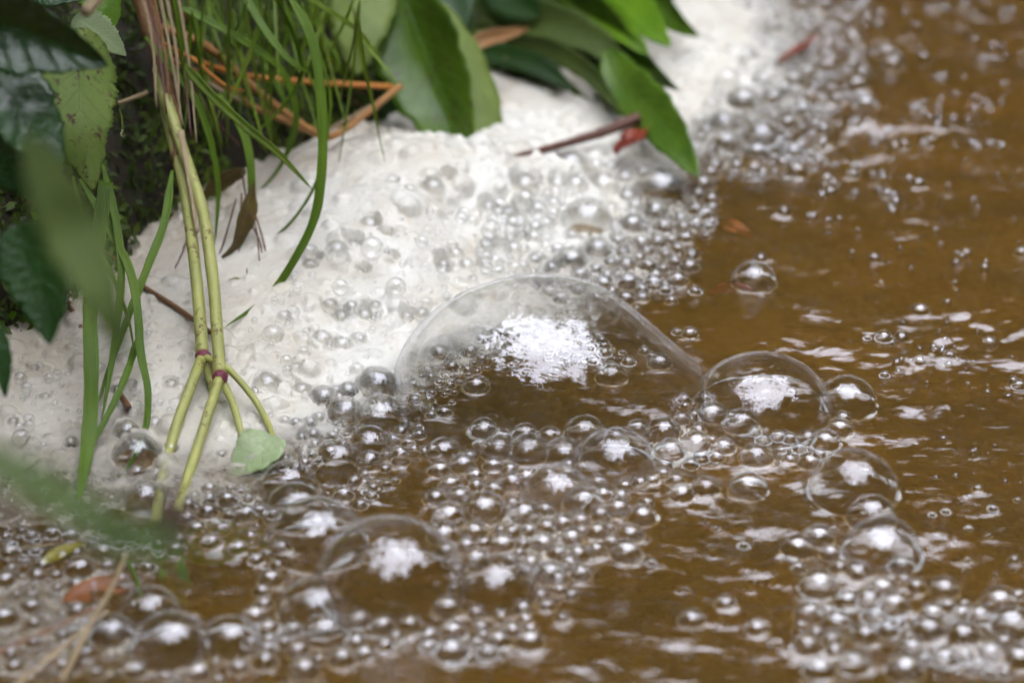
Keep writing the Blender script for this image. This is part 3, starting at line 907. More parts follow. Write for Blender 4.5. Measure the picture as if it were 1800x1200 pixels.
SHORT = ['the streaked dome', 'the bubble at the streaked dome tip', 'the largest raft bubble', 'the second largest raft bubble', 'the oval rimmed bubble', 'the far left raft bubble', 'the large foreground dome',
         'the wide blurred bubble', 'the lower left blurred dome', 'the dome behind the foreground dome', 'the green tinted bubble', 'the bubble over the leaf tip', 'the tall streaked bubble', 'the silvery heap bubble',
         'the bubble behind the tall one', 'the pale foam bubble', 'the misty bubble', 'the lower heap bubble', 'the faint large bubble', 'the bubble overlapping the faint one', 'the faint lower bubble',
         'the dome over the orange leaf', 'the bright bottom left dome', 'the dome beside the bright one', 'the bubble left of the bright dome', 'the largest grey edge bubble', 'the large bubble sunk in foam',
         'the lone bubble over red leaf', 'the flat topped foam bubble', 'the wide low bubble', 'the low bubble by the stalks']
ANCH = [(pix(BUB[i]['c']), SHORT[i]) for i in range(len(SHORT))] + [((1640, 210), 'the drifting bubble cluster at right'), ((1370, 90), 'the narrow red leaf'), ((1300, 185), 'the upper right heap'), ((110, 970), 'the small yellow leaf'),
        ((1700, 1110), 'the lower right corner bubbles'), ((60, 1150), 'the bottom left corner'), ((700, 335), 'the foam crest'), ((1500, 40), 'the top right froth'), ((1640, 620), 'the glints right of the tip bubble')]
ORD = ['nearest', 'second', 'third', 'fourth', 'fifth', 'sixth', 'seventh', 'eighth', 'ninth', 'tenth', 'eleventh', 'twelfth', 'thirteenth', 'fourteenth', 'fifteenth', 'sixteenth']
def relabel(ids):
    slots = {}
    for i in ids:
        x, y = pix(BUB[i]['c'])
        (ax, ay), nm = min(ANCH, key=lambda a: math.hypot(a[0][0] - x, a[0][1] - y))
        an = math.degrees(math.atan2(ay - y, x - ax)) % 360
        side = ['right', 'upper right', 'top', 'upper left', 'left', 'lower left', 'bottom', 'lower right'][int((an + 22.5) // 45) % 8]
        slots.setdefault((nm, side), []).append((math.hypot(ax - x, ay - y), i))
    for (nm, side), lst in slots.items():
        for k, (_, i) in enumerate(sorted(lst)):
            r = BUB[i]['r']
            size = 'tiny' if r < 11 else 'small' if r < 19 else 'medium' if r < 30 else 'wide'
            BUB[i]['label'] = '%s bubble, %s out to the %s of %s' % (size, ORD[k], side, nm) if len(lst) > 1 else '%s clear bubble alone to the %s of %s' % (size, side, nm)
order = sorted(range(NLIST), key=lambda i: -BUB[i]['r'])
single = [i for i in order if not BUB[i]['group']]
rest = [i for i in order if BUB[i]['group']]
indiv = single + rest[:298 - len(single)]
relabel(indiv[len(single):])
for i in indiv:
    bubble_obj(i, BUB[i])
left_over = rest[298 - len(single):]
regions = {}
def region(c):
    x, y = pix(c)
    if y < 560 and x > 830:
        return 'fine bubbles in the froth of the foam edge and upper heap' if x < 1520 and y < 330 or x < 1300 else 'specks of tiny bubbles strewn over the open brown water'
    if x > 1100:
        return 'fine bubbles of the chain and string at the lower right' if not (x > 1560 and y < 800) else 'specks of tiny bubbles strewn over the open brown water'
    if x < 480:
        return 'fine bubbles in the thin grey foam at the lower left'
    if y < 720 and x < 690:
        return 'fine bubbles beading the thick white foam'
    return 'fine bubbles filling the raft before the largest dome'
rims = {}
def add_tiny(i, c, R, lv, fl=0.0):
    V, Fc = bubble_geo(i, np.asarray(c), R, lv)
    regions.setdefault(region(c), []).append((V + np.asarray(c), Fc))
    if fl < 0.0015 and R > 0.0016 and 'open brown' not in region(c):
        g = rim_geo(i, np.asarray(c), R, i)
        if g:
            q = g[1]
            rims.setdefault(region(c), []).append((g[0] + np.asarray(c), np.vstack([q[:, :3], q[:, [0, 2, 3]]])))
for i in left_over:
    add_tiny(i, BUB[i]['c'], BUB[i]['R'], 3, BUB[i]['floor'])
for j, t in enumerate(tiny):
    add_tiny(NLIST + j, t[:3], t[3], 3 if t[3] > 0.0022 else 2, t[4])
for lab, lst in regions.items():
    Vs, Fs, o_ = [], [], 0
    for V, Fc in lst:
        Vs.append(V); Fs.append(Fc + o_); o_ += len(V)
    nf = sum(len(f) for f in Fs)
    for V, Fc in rims.get(lab, []):
        Vs.append(V); Fs.append(Fc + o_); o_ += len(V)
    fo = ob('fine_bubbles', mesh('fine_bubbles', np.vstack(Vs), np.vstack(Fs), FILM if 'beading' in lab else FILM_RAFT), kind='stuff', label=lab)
    fo.data.materials.append(RIM)
    mi = np.zeros(len(fo.data.polygons), dtype=np.int32); mi[nf:] = 1
    fo.data.polygons.foreach_set('material_index', mi)
print('BUBBLES listed', NLIST, 'tiny', len(tiny))

# ------------------------------------------------------------------ plant geometry
def spline(pts, n):
    pts = np.asarray(pts, float)
    k = len(pts)
    if k == 2:
        t = np.linspace(0, 1, n)[:, None]
        return pts[0] * (1 - t) + pts[1] * t
    e = np.vstack([2 * pts[0] - pts[1], pts, 2 * pts[-1] - pts[-2]])
    seg = np.linalg.norm(np.diff(pts, axis=0), axis=1)
    cum = np.concatenate([[0], np.cumsum(seg)])
    out = []
    for s in np.linspace(0, cum[-1], n):
        i = min(max(np.searchsorted(cum, s, side='right') - 1, 0), k - 2)
        t = (s - cum[i]) / max(seg[i], 1e-9)
        p0, p1, p2, p3 = e[i], e[i + 1], e[i + 2], e[i + 3]
        out.append(0.5 * ((2 * p1) + (p2 - p0) * t + (2 * p0 - 5 * p1 + 4 * p2 - p3) * t * t + (3 * p1 - p0 - 3 * p2 + p3) * t ** 3))
    return np.array(out)

PATH_OFF = 0.0
def path(pts, d0=None, d1=None):
    out = []
    n = len(pts)
    for i, p in enumerate(pts):
        if len(p) == 3:
            d = p[2]
        else:
            t = i / (n - 1)
            d = d0 + (d1 - d0) * t
        out.append(P(p[0], p[1], d + PATH_OFF))
    return np.array(out)

FLAT = False
def frames(C, roll):
    T = np.gradient(C, axis=0)
    T /= np.linalg.norm(T, axis=1)[:, None] + 1e-12
    view = CAM - C if not FLAT else np.tile([0.0, -0.25, 1.0], (len(C), 1))
    view /= np.linalg.norm(view, axis=1)[:, None]
    S = np.cross(T, view)
    S /= np.linalg.norm(S, axis=1)[:, None] + 1e-12
    N = np.cross(S, T)
    roll = np.asarray(roll) if np.ndim(roll) else np.full(len(C), roll)
    a = np.radians(roll)[:, None]
    return T, S * np.cos(a) + N * np.sin(a), N * np.cos(a) - S * np.sin(a)

def set_uv(me, uv):
    l = me.uv_layers.new(name='uv')
    idx = np.zeros(len(me.loops), dtype=np.int32)
    me.loops.foreach_get('vertex_index', idx)
    l.data.foreach_set('uv', np.asarray(uv, dtype=np.float32)[idx].ravel())

def leaf_mesh(name, C3, half, mat, prof='lance', roll=0.0, fold=0.25, serr=0.0, nteeth=16, nu=44, nv=9, wave=0.0, ribs=0.0, nrib=9, seed=0, thick=0.00035, curl=0.0):
    C = spline(C3, nu)
    u = np.linspace(0, 1, nu)
    T, S, N = frames(C, roll)
    if prof == 'lance':
        w = np.sin(np.pi * np.clip(u, 0, 1) ** 0.8) ** 0.75
    elif prof == 'blade':
        w = np.minimum(1, u * 6 + 0.35) * (1 - u ** 3.5) ** 0.8
    elif prof == 'ovate':
        w = np.sin(np.pi * u ** 0.62) ** 0.8
    elif prof == 'strap':
        w = np.minimum(1, (1 - u) * 5) ** 0.6
    else:
        w = np.ones(nu)
    w = np.maximum(w, 0.02) * half
    v = np.linspace(-1, 1, nv)
    rs = np.random.default_rng(seed)
    ph = rs.random() * 6
    V, UV = [], []
    for i in range(nu):
        wi = w[i] * (1 + 0.045 * math.sin(u[i] * 31 + ph) + 0.03 * math.sin(u[i] * 67 + 2 * ph))
        if serr:
            tooth = (u[i] * nteeth) % 1.0
            wi = wi * (1 - serr * tooth)
        for q in v:
            side = q * wi
            up = fold * abs(q) ** 1.3 * wi + wave * half * math.sin(u[i] * 9 + ph + q * 1.5) * abs(q)
            up += curl * wi * q
            if ribs:
                up += ribs * half * math.sin((u[i] - abs(q) * 0.16) * nrib * 6.283) * (0.25 + 0.75 * abs(q)) * (1 - abs(q) * .4)
            V.append(C[i] + S[i] * side + N[i] * up)
            UV.append((u[i], 0.5 + q * 0.5))
    F = []
    for i in range(nu - 1):
        for j in range(nv - 1):
            a = i * nv + j
            F.append((a, a + 1, a + nv + 1, a + nv))
    V = np.array(V)
    me = mesh(name, V, np.array(F), mat)
    set_uv(me, np.array(UV))
    return me

def leaf(parent, C3, half, mat, name='leaf', label=None, midrib=None, **kw):
    th = kw.get('thick', 0.00035)
    o = ob(name, leaf_mesh(name, C3, half, mat, **kw), parent, label=label)
    md = o.modifiers.new('solid', 'SOLIDIFY')
    md.thickness = th
    md.offset = 0
    if midrib:
        C = spline(C3, 24)
        T, S, N = frames(C, kw.get('roll', 0.0))
        r = np.linspace(midrib, midrib * 0.25, 24)
        k = ob('midrib', tube_mesh('midrib', C - N * midrib * 0.2, r, mat, 6), o)
    return o

def tube_mesh(name, C, rad, mat, ns=8, flat=1.0):
    n = len(C)
    rad = np.asarray(rad) if np.ndim(rad) else np.full(n, rad)
    T, S, N = frames(C, 0.0)
    a = np.arange(ns) / ns * 2 * np.pi
    V = (C[:, None, :] + rad[:, None, None] * (np.cos(a)[None, :, None] * S[:, None, :] + flat * np.sin(a)[None, :, None] * N[:, None, :])).reshape(-1, 3)
    i = np.arange(n * ns).reshape(n, ns)
    F = np.stack([i[:-1], np.roll(i, -1, 1)[:-1], np.roll(i, -1, 1)[1:], i[1:]], -1).reshape(-1, 4)
    uv = np.stack(np.meshgrid(np.linspace(0, 1, n), np.abs(np.linspace(-1, 1, ns)), indexing='ij'), -1).reshape(-1, 2)
    F = [tuple(map(int, f)) for f in F] + [tuple(int(x) for x in i[0][::-1]), tuple(int(x) for x in i[-1])]
    me = mesh(name, V, F, mat)
    set_uv(me, uv)
    return me

def tube(parent, C3, r0, r1, mat, name='stem', n=26, label=None, ns=8, bumpy=0.0, seed=0, flat=1.0):
    C = spline(C3, n)
    r = np.linspace(r0, r1, n)
    if bumpy:
        rs = np.random.default_rng(seed)
        r = r * (1 + bumpy * rs.normal(size=n))
    return ob(name, tube_mesh(name, C, r, mat, ns, flat), parent, label=label)

PXM = 1.27 / FPX                                    # metres per photo pixel at the aim point
def foot(px, py, z=None):
    c = W(px, py, 0)
    if z is None:
        z = max(0.0, foam_at(c[0], c[1]))
    p = W(px, py, z)
    return (px, py, depth(p))

# ---- grass
G1 = thing('grass_tuft', 'tuft of long green grass blades arching over the foam from the bank', 'grass', P(520, -10, 1.33))
G2 = thing('grass_tuft', 'drooping grass blades at the left reaching down into the grey foam', 'grass', P(170, 330, 1.27))
def blade(par, pts, w, mat=None, d0=1.3, d1=1.27, roll=20, fold=0.35, seed=0, prof='blade', label=None):
    return leaf(par, path(pts, d0, d1), w * 0.5 * PXM, mat or GRASS, name='blade', prof=prof, roll=roll, fold=fold, nu=40, nv=5, seed=seed, label=label, thick=0.00025)
blade(G1, [(495,-30),(543,60),(561,150),(566,260),(555,370),(520,450),(470,520),foot(395,575)], 20, d0=1.29, d1=1.27, roll=25)
blade(G1, [(470,-30),(508,40),(531,110),(523,150),(495,190),(460,225),(432,250)], 9, d0=1.30, d1=1.33, roll=-40)
blade(G1, [(415,-30),(470,60),(515,112),(545,128)], 15, d0=1.33, d1=1.30)
blade(G1, [(300,5),(370,40),(430,75),(480,110),(508,150),(520,210),(507,262),(480,310),(440,350)], 15, d0=1.32, d1=1.35, roll=30)
blade(G1, [(320,110),(370,165),(430,220),(490,270),(549,333)], 17, GRASS2, d0=1.29, d1=1.27, roll=-15)
blade(G1, [(255,65),(310,130),(345,180),(370,250),(383,330),(378,430)], 14, d0=1.30, d1=1.30, roll=20)
blade(G1, [(385,165),(425,230),(440,300),(436,380),(405,450),(350,510),(270,565),foot(210,592)], 18, d0=1.31, d1=1.29, roll=35)
blade(G1, [(303,-20),(315,60),(325,145)], 8, d0=1.27, d1=1.28)
blade(G1, [(505,-25),(580,20),(630,55),(655,85),(675,99)], 10, GRASS2, d0=1.33, d1=1.35, roll=10)
blade(G1, [(530,5),(566,110),(580,175),(572,260),(562,320)], 8, d0=1.31, d1=1.31, roll=50)
blade(G1, [(576,260),(548,335),(508,393),(452,440),(422,470)], 8, d0=1.31, d1=1.31, roll=50)
blade(G1, [(430,60),(480,140),(515,215),(500,260)], 12, d0=1.36, d1=1.36, roll=30)
blade(G1, [(330,-20),(345,50),(365,110),(330,160)], 9, GRASS2, d0=1.37, d1=1.37, roll=30)
blade(G1, [(540,-20),(560,50),(595,110),(560,150)], 10, d0=1.38, d1=1.38, roll=30)
for k in range(16):
    x = random.uniform(280, 640); y = random.uniform(-20, 60)
    blade(G1, [(x, y), (x + random.uniform(-20, 40), y + 70), (x + random.uniform(-40, 80), y + random.uniform(120, 180))], random.uniform(5, 10), random.choice([GRASS, GRASS2]), d0=1.40, d1=1.42, roll=random.uniform(-50, 50), seed=k)
gr = random.Random(31)
for k in range(44):
    x, y = gr.uniform(290, 640), gr.uniform(-40, 20)
    sw = gr.uniform(-70, 90)
    L = gr.uniform(120, 290)
    blade(G1, [(x, y), (x + sw * .35, y + L * .4), (x + sw * .8, y + L * .75), (x + sw * 1.15, y + L)], gr.uniform(4, 9), gr.choice([GRASS, GRASS2, GRASS2]), d0=gr.uniform(1.3, 1.37), d1=gr.uniform(1.32, 1.36), roll=gr.uniform(-60, 60), seed=300 + k)
blade(G2, [(140,315),(190,400),(225,470),(240,540),(246,620),(259,690),(250,770),foot(203,856)], 17, d0=1.24, d1=1.18, roll=30)
blade(G2, [(185,320),(172,420),(158,540),(160,650),(156,760),foot(138,885)], 25, d0=1.22, d1=1.17, roll=10, prof='strap')
blade(G2, [(180,290),(205,400),(212,500),(195,640),foot(178,742)], 15, d0=1.24, d1=1.2, roll=20)
blade(G2, [(303,300),(290,390),(262,465),(225,560),(195,640),foot(168,720)], 16, d0=1.27, d1=1.2, roll=-25)
blade(G2, [(243,590),(226,650),(190,730),foot(133,832)], 13, d0=1.22, d1=1.17, roll=-25)
blade(G2, [(128,310),(140,370),(146,410),(190,470),(225,560),(236,620)], 9, GRASS2, d0=1.24, d1=1.22, roll=10)
blade(G2, [(133,330),(143,420),(150,510),(148,560)], 10, GRASS2, d0=1.25, d1=1.22, roll=20)
blade(G2, [(12,270),(10,340),(15,430)], 12, d0=1.32, d1=1.32, roll=20)
blade(G2, [(215,590),(205,600),(260,560),(330,520)], 5, d0=1.27, d1=1.27)

# ---- pale jointed stalks with leaf
S0 = thing('jointed_plant', 'two pale green jointed stalks with purple joints standing in the foam', 'plant', W(280, 905, 0))
A = path([(278,120,1.31),(300,230,1.295),(326,340,1.275),(342,460,1.25),(350,540,1.235),(356,624,1.217)])
B = path([(290,170,1.295),(325,275,1.28),(356,370,1.262),(373,480,1.24),(381,570,1.222),(387,660,1.205)])
tube(S0, A, 10 * PXM, 11 * PXM, STEM, n=40, ns=12, bumpy=0.02)
tube(S0, B, 10.5 * PXM, 10.5 * PXM, STEM, n=40, ns=12, bumpy=0.02)
def joint(px, py, d, r):
    c = P(px, py, d)
    U, Fc = ico(3)
    me = mesh('joint', c + U * np.array([r, r, r * 0.8]) * (1 + 0.08 * np.sin(U[:, [2]] * 9)), Fc, NODE)
    set_uv(me, U[:, :2] * 0.5 + 0.5)
    ob('joint', me, S0, label='dark purple joint')
joint(357, 626, 1.2155, 13.5 * PXM)
joint(387, 662, 1.2035, 13.5 * PXM)
def pet(pts, d0, d1, r0, r1):
    return tube(S0, path(pts, d0, d1), r0 * PXM, r1 * PXM, STEM, name='leafstalk', n=28, ns=10)
pet([(355,628),(338,672),(308,755),(287,835),foot(272,918,.004)], 1.215, 1.16, 9, 9)
pet([(360,632),(372,672),(380,718)], 1.217, 1.212, 9, 8)
pet([(361,627),(400,648),(440,692),(468,738),foot(488,790,.006)], 1.214, 1.19, 6, 5.5)
pet([(386,664),(366,728),(340,808),foot(312,900)], 1.203, 1.16, 9, 8.5)
pet([(390,668),(410,712),foot(427,772)], 1.206, 1.19, 7, 6)
leaf(S0, path([foot(478,764,.009),foot(457,790,.007),foot(432,812,.0035),foot(404,838,-.001)]), 40 * PXM, plant_mat('soaked_leaf', (0.50, 0.60, 0.34), (0.40, 0.52, 0.24), vein=(0.62, 0.68, 0.48), rough=0.4), prof='ovate', roll=-25, fold=0.3, midrib=0.0006, label='pale green leaf half sunk in the foam')
tube(S0, path([(318,230,1.283),(333,320,1.27),(346,410,1.255)]), 6 * PXM, 3 * PXM, STRAWT, name='dry_strip', n=16, flat=0.4, label='tan dry strip between the stalks')
tube(S0, path([(240,-40,1.33),(262,40,1.325),(285,120,1.31),(303,190,1.30),(312,290,1.285)]), 20 * PXM, 9 * PXM, SHEATH, name='sheath', n=26, ns=12, bumpy=0.08, label='ragged brown sheath round the stalk bases')
for k in range(7):
    x = 245 + k * 11
    tube(S0, path([(x, -20, 1.305), (x + 22, 70 + 8 * k, 1.30), (x + random.uniform(25, 50), 190 + 10 * k, 1.288)]), 3.5 * PXM, 1.5 * PXM, random.choice([SHEATH, STRAWT, TWIG]), name='fibre', n=14, ns=6, flat=0.5)

# ---- serrated leafy shrub at the left
S1 = thing('bramble', 'bramble with dark serrated leaves hanging into the top left corner', 'plant', P(-60, 200, 1.25))
leaf(S1, path([(-130,12,1.10),(0,46,1.10),(80,72,1.10),(150,98,1.10),(190,116,1.10)]), 82 * PXM * .87, SERR, prof='ovate', roll=-12, fold=0.5, serr=0.09, nteeth=22, nu=70, nv=15, ribs=0.035, nrib=8, midrib=0.0007, seed=1, label='dark glossy leaf reflecting the sky')
leaf(S1, path([(155,50,1.20),(140,130,1.19),(143,220,1.18),(156,290,1.18),(164,334,1.18)]), 74 * PXM * .94, SERRUND, prof='ovate', roll=12, fold=-0.2, serr=0.10, nteeth=26, nu=70, nv=11, midrib=0.0006, seed=2, label='yellow green leaf underside with brown specks')
leaf(S1, path([(130,30,1.21),(175,60,1.21),(222,98,1.21)]), 34 * PXM, PALEBIT, prof='ovate', roll=20, fold=0.1, serr=0.14, nteeth=20, nu=60, nv=9, seed=3, label='silvery green leaf edge')
leaf(S1, path([(-40,110,1.12),(20,180,1.11),(70,250,1.11),(105,318,1.11)]), 78 * PXM * .88, SERR, prof='ovate', roll=25, fold=0.2, serr=0.05, nu=50, nv=11, ribs=0.02, seed=4, midrib=0.0005)
leaf(S1, path([(50,235,0.82),(90,335,0.82),(130,420,0.82),(175,515,0.81),(221,628,0.81)]), 50 * PXM * .65, OLIVE, prof='lance', roll=8, fold=0.15, nu=50, nv=9, seed=5, label='blurred olive leaf close to the camera')
leaf(S1, path([(25,395,1.06),(52,450,1.06),(78,530,1.06),(88,606,1.06)]), 62 * PXM * .84, SERR, prof='ovate', roll=-15, fold=0.25, serr=0.04, nu=50, nv=11, ribs=0.02, seed=6, midrib=0.0005)
leaf(S1, path([(-20,560,1.1),(0,630,1.1),(10,700,1.1)]), 22 * PXM * .87, SERR, prof='ovate', roll=20, fold=0.2, seed=7)
leaf(S1, path([(140,-30,1.22),(185,10,1.22),(200,52,1.22)]), 34 * PXM, DOCKBRIGHT, prof='ovate', roll=20, fold=0.2, seed=8)
leaf(S1, path([(-30,-30,1.2),(60,-20,1.2),(160,-5,1.2)]), 40 * PXM, SERR, prof='ovate', roll=10, fold=0.2, serr=0.06, seed=9)
leaf(S1, path([(-20,250,1.16),(20,290,1.16),(60,350,1.16)]), 50 * PXM, SERR, prof='ovate', roll=-20, fold=0.2, serr=0.06, seed=10)
tube(S1, path([(195,-40,1.12),(172,-5,1.11),(148,24,1.105)]), 12 * PXM, 9 * PXM, STRAWT, name='stem', n=10)
tube(S1, path([(-60,230,1.16),(-10,160,1.14),(20,60,1.12)]), 7 * PXM, 5 * PXM, BROWNTWIG, name='stem', n=12)
tube(S1, path([(205,180,1.2),(213,205,1.2),(216,228,1.2)]), 2.2 * PXM, 2 * PXM, SERRUND, name='tendril', n=10)
U, Fc = ico(3)
rr = 5.5 * 1.2 / FPX
Vd = U * rr; Vd[:, 2] *= np.where(U[:, 2] > 0, 1.8, 1.0); Vd[:, :2] *= np.where(U[:, [2]] > 0, 1 - 0.55 * U[:, [2]], 1)
DROP = Mat('clear_drop')
dm = mesh('water_drop', Vd, Fc, DROP.done(DROP.n('ShaderNodeBsdfGlass', {'IOR': 1.33, 'Roughness': 0.0, 'Color': (0.98, 0.98, 0.96, 1)}).outputs[0]))
o = ob('water_drop', dm, label='clear water drop hanging from the tendril beside the speckled leaf', category='water drop')
o.location = P(216, 236, 1.2)

# unseen leaves over the bank, above the frame, added to shade the left foam
hb_ = random.Random(12)
cnt = 0
while cnt < 340:
    c = np.array([hb_.uniform(-0.62, -0.09), hb_.uniform(-0.22, 0.5), hb_.uniform(0.16, 0.7)])
    if depth(c) < 0.3:
        continue
    x, y = pix(c)
    if x > -330 and y > -330 or c[2] < 0.1 + 0.3 * max(0, c[0] + 0.3):
        continue
    cnt += 1
    a, b_ = hb_.uniform(0, 6.28), hb_.uniform(-0.5, 0.1)
    v_ = np.array([math.cos(a), math.sin(a), b_]) * hb_.uniform(0.02, 0.032)
    leaf(S1, np.array([c - v_, c + [0, 0, .004], c + v_]), hb_.uniform(0.017, 0.026), SERR, prof='ovate', roll=hb_.uniform(-60, 60), fold=0.2, nu=14, nv=5, seed=200 + cnt)

# ---- blurred sprig close to the lens
S2 = thing('sprig', 'very blurred green sprig with a mauve tip crossing the lower left', 'plant', P(-40, 800, 0.72))
leaf(S2, path([(-60,790,.62),(30,830,.62),(120,880,.62),(190,915,.62)]), 30 * .62 / FPX, plant_mat('sprig_green', (0.14, 0.23, 0.06), (0.11, 0.18, 0.05), rough=0.8), prof='strap', roll=10, fold=0.2, seed=21)
leaf(S2, path([(130,880,.62),(200,930,.62),(260,945,.62),(330,965,.62)]), 36 * .62 / FPX, plant_mat('sprig_green_light', (0.15, 0.26, 0.06), (0.12, 0.2, 0.05), rough=0.8), prof='lance', roll=-10, fold=0.2, seed=22)
leaf(S2, path([(298,850,.64),(303,910,.64),(314,990,.64)]), 21 * .64 / FPX, PURPLE, prof='lance', roll=0, fold=0.3, seed=23, label='mauve tip')
tube(S2, path([(170,905,.62),(240,935,.62),(300,920,.635)]), 5 * .62 / FPX, 4 * .62 / FPX, OLIVE, name='stem', n=12)

# ---- broad leaved plant at the top
S3 = thing('dock_plant', 'clump of broad glossy green leaves drooping into the foam at top centre', 'plant', P(820, -40, 1.55))
leaf(S3, path([(645,-100,1.42),(637,-10,1.41),(630,70,1.40),(627,134,1.40)]), 66 * PXM, DOCKPALE, roll=-8, fold=-0.15, midrib=0.0007, seed=31, label='pale underside of a leaf tip')
leaf(S3, path([(680,-90,1.43),(722,30,1.415),(762,130,1.41),(792,210,1.405),(822,330,1.40)]), 90 * PXM, DOCK, roll=-20, fold=0.45, midrib=0.001, wave=0.06, seed=32, nv=13, label='large keeled leaf dipping into the foam crest')
leaf(S3, path([(730,-20,1.435),(790,60,1.43),(835,150,1.425),(858,230,1.42),(862,330,1.41)]), 48 * PXM, DOCKPALE, roll=25, fold=-0.2, wave=0.05, midrib=0.0007, seed=33, label='pale half leaf beside the keeled one')
leaf(S3, path([(650,-20,1.45),(676,100,1.44),(686,200,1.44),(690,300,1.43)]), 24 * PXM, DOCKDARK, roll=20, seed=34)
PATH_OFF = -0.035
leaf(S3, path([(830,10,1.54),(930,30,1.52),(1000,52,1.50),(1068,90,1.49),(1098,160,1.48)]), 42 * PXM, OLIVE, roll=10, fold=0.25, midrib=0.0008, seed=35)
leaf(S3, path([(930,-50,1.56),(1020,10,1.53),(1085,70,1.50),(1130,110,1.485),(1195,160,1.475)]), 62 * PXM, DOCK, roll=-35, fold=0.3, midrib=0.0009, wave=0.08, seed=36, label='arched leaf with a glossy ridge')
leaf(S3, path([(960,-40,1.55),(1040,10,1.53),(1100,60,1.49),(1140,98,1.475)]), 42 * PXM, DOCKBRIGHT, roll=15, fold=0.2, seed=37)
leaf(S3, path([(1040,-60,1.56),(1090,0,1.54),(1140,50,1.51),(1178,82,1.495)]), 50 * PXM, DOCKBRIGHT, roll=30, fold=0.3, midrib=0.0008, seed=38)
leaf(S3, path([(1090,-50,1.58),(1150,0,1.56),(1190,38,1.53),(1228,64,1.515)]), 34 * PXM, DOCK, roll=-15, fold=0.3, seed=39)
leaf(S3, path([(1068,85,1.49),(1095,140,1.475),(1150,200,1.45),(1188,250,1.43),foot(1228,312)]), 50 * PXM, DOCK, roll=-10, fold=0.2, midrib=0.0008, wave=0.08, seed=40, label='leaf bent down to the bubbles at the right')
leaf(S3, path([(1060,100,1.50),(1085,150,1.49),(1120,190,1.485)]), 50 * PXM, DOCKDARK, roll=30, fold=0.2, seed=41)
leaf(S3, path([(880,70,1.50),(960,82,1.49),(1035,128,1.475),(1092,198,1.45)]), 20 * PXM, DOCKPALE if False else OLIVE, roll=-20, fold=0.3, midrib=0.0012, seed=42)
leaf(S3, path([(760,-60,1.50),(790,0,1.49),(812,55,1.48)]), 50 * PXM, DOCKDARK, roll=10, seed=43)
leaf(S3, path([(850,-60,1.53),(905,-10,1.52),(950,30,1.51)]), 60 * PXM, DOCKDARK, roll=-10, seed=44)
leaf(S3, path([(840,90,1.53),(930,110,1.51),(1010,160,1.49)]), 28 * PXM, DOCKDARK, roll=20, seed=45)
leaf(S3, path([(870,120,1.53),(960,140,1.51),(1060,200,1.49)]), 30 * PXM, OLIVE, roll=-30, seed=46)
leaf(S3, path([(1180,-50,1.63),(1165,-10,1.62),(1160,15,1.61)]), 36 * PXM, DOCKDARK, roll=-30, seed=47)

PATH_OFF = 0.0
fr = random.Random(9)
for k in range(26):
    x, y = fr.uniform(560, 1130), fr.uniform(-70, 60)
    dx, dy = fr.uniform(-40, 110), fr.uniform(50, 120)
    d = 1.50 + 0.1 * (x - 560) / 570 + fr.uniform(-.02, .03)
    leaf(S3, path([(x, y, d), (x + dx * .5, y + dy * .4, d - .01), (x + dx, y + dy, d - .015)]), fr.uniform(18, 34) * PXM, fr.choice([DOCKDARK, DOCKDARK, OLIVE, DOCK]), roll=fr.uniform(-50, 50), fold=0.25, seed=100 + k, nu=24)

# ---- dead and drifting bits
def stalk(label, pts, d0, d1, r0, r1, mat, name='dry_stalk', cat='stalk', group=None, bumpy=0.04, **kw):
    C = path(pts, d0, d1)
    t = thing(name, label, cat, C[0], group)
    tube(t, C, r0 * PXM, r1 * PXM, mat, name='shaft', n=30, bumpy=bumpy, seed=len(label), **kw)
    return t
stalk('thick tan orange dry stalk bent upward behind the grass', [(255,40),(360,80),(440,150),(520,212),(572,240),(600,232),(650,195),(705,150)], 1.335, 1.385, 9, 6, STRAW)
stalk('bright orange straight stalk running level behind the grass', [(300,92),(360,112),(430,133),(540,144),(690,153)], 1.345, 1.39, 6, 5.5, STRAWB)
stalk('orange brown stalk just under the bright one', [(290,100),(400,155),(440,185),(500,212),(565,240)], 1.345, 1.38, 6, 6, STRAW)
stalk('short yellowish stalk among the orange ones', [(320,122),(380,155),(425,180)], 1.335, 1.34, 5, 5, STRAWT)
stalk('thin orange stalk fanning from the brown sheath', [(285,75),(340,105),(395,150),(430,160)], 1.325, 1.33, 4, 2.5, STRAWB)
stalk('short tan stalk end pointing left beside the speckled leaf', [(258,163),(232,173),(204,183)], 1.31, 1.28, 4, 3.5, STRAWT)
stalk('grey tan stalk beside the kinked end of the orange one', [(575,230),(620,205),(690,165)], 1.385, 1.39, 4, 3, STRAWT)
stalk('thin dark red runner hanging behind the grass blades', [(320,130),(360,180),(390,225),(420,255)], 1.35, 1.35, 2.5, 2, TWIG)
stalk('rolled brown stalk above the orange stalks', [(325,20),(340,50),(330,75)], 1.37, 1.37, 8, 5, STRAW)
stalk('thin brown rootlet crossing below the hanging leaves', [(60,380),(110,400),(160,425),(215,465)], 1.29, 1.28, 2.5, 2, BROWNTWIG)
stalk('brown stalk slanting into the foam behind the wide grass blade', [(115,520),(150,590),(190,660),foot(226,716)], 1.27, 1.2, 5, 5.5, BROWNTWIG)
stalk('short brown stalk ending at the left pale stalk', [(235,490),(255,505),(310,540),foot(370,584)], 1.28, 1.25, 4, 4.5, BROWNTWIG)
T3 = stalk('reddish brown twig lying on the white foam', [foot(865,284,.022),foot(960,262,.019),foot(1020,245,.018),foot(1060,232,.019),foot(1124,207,.024)], 1.42, 1.45, 4, 12, TWIG, name='twig', cat='twig', bumpy=0.08)
stalk('dark wet root under the drooping leaves', [(900,120),(960,145),(1020,172),(1065,195),(1110,225)], 1.50, 1.47, 12, 9, ROOT, name='root', cat='root', bumpy=0.08)
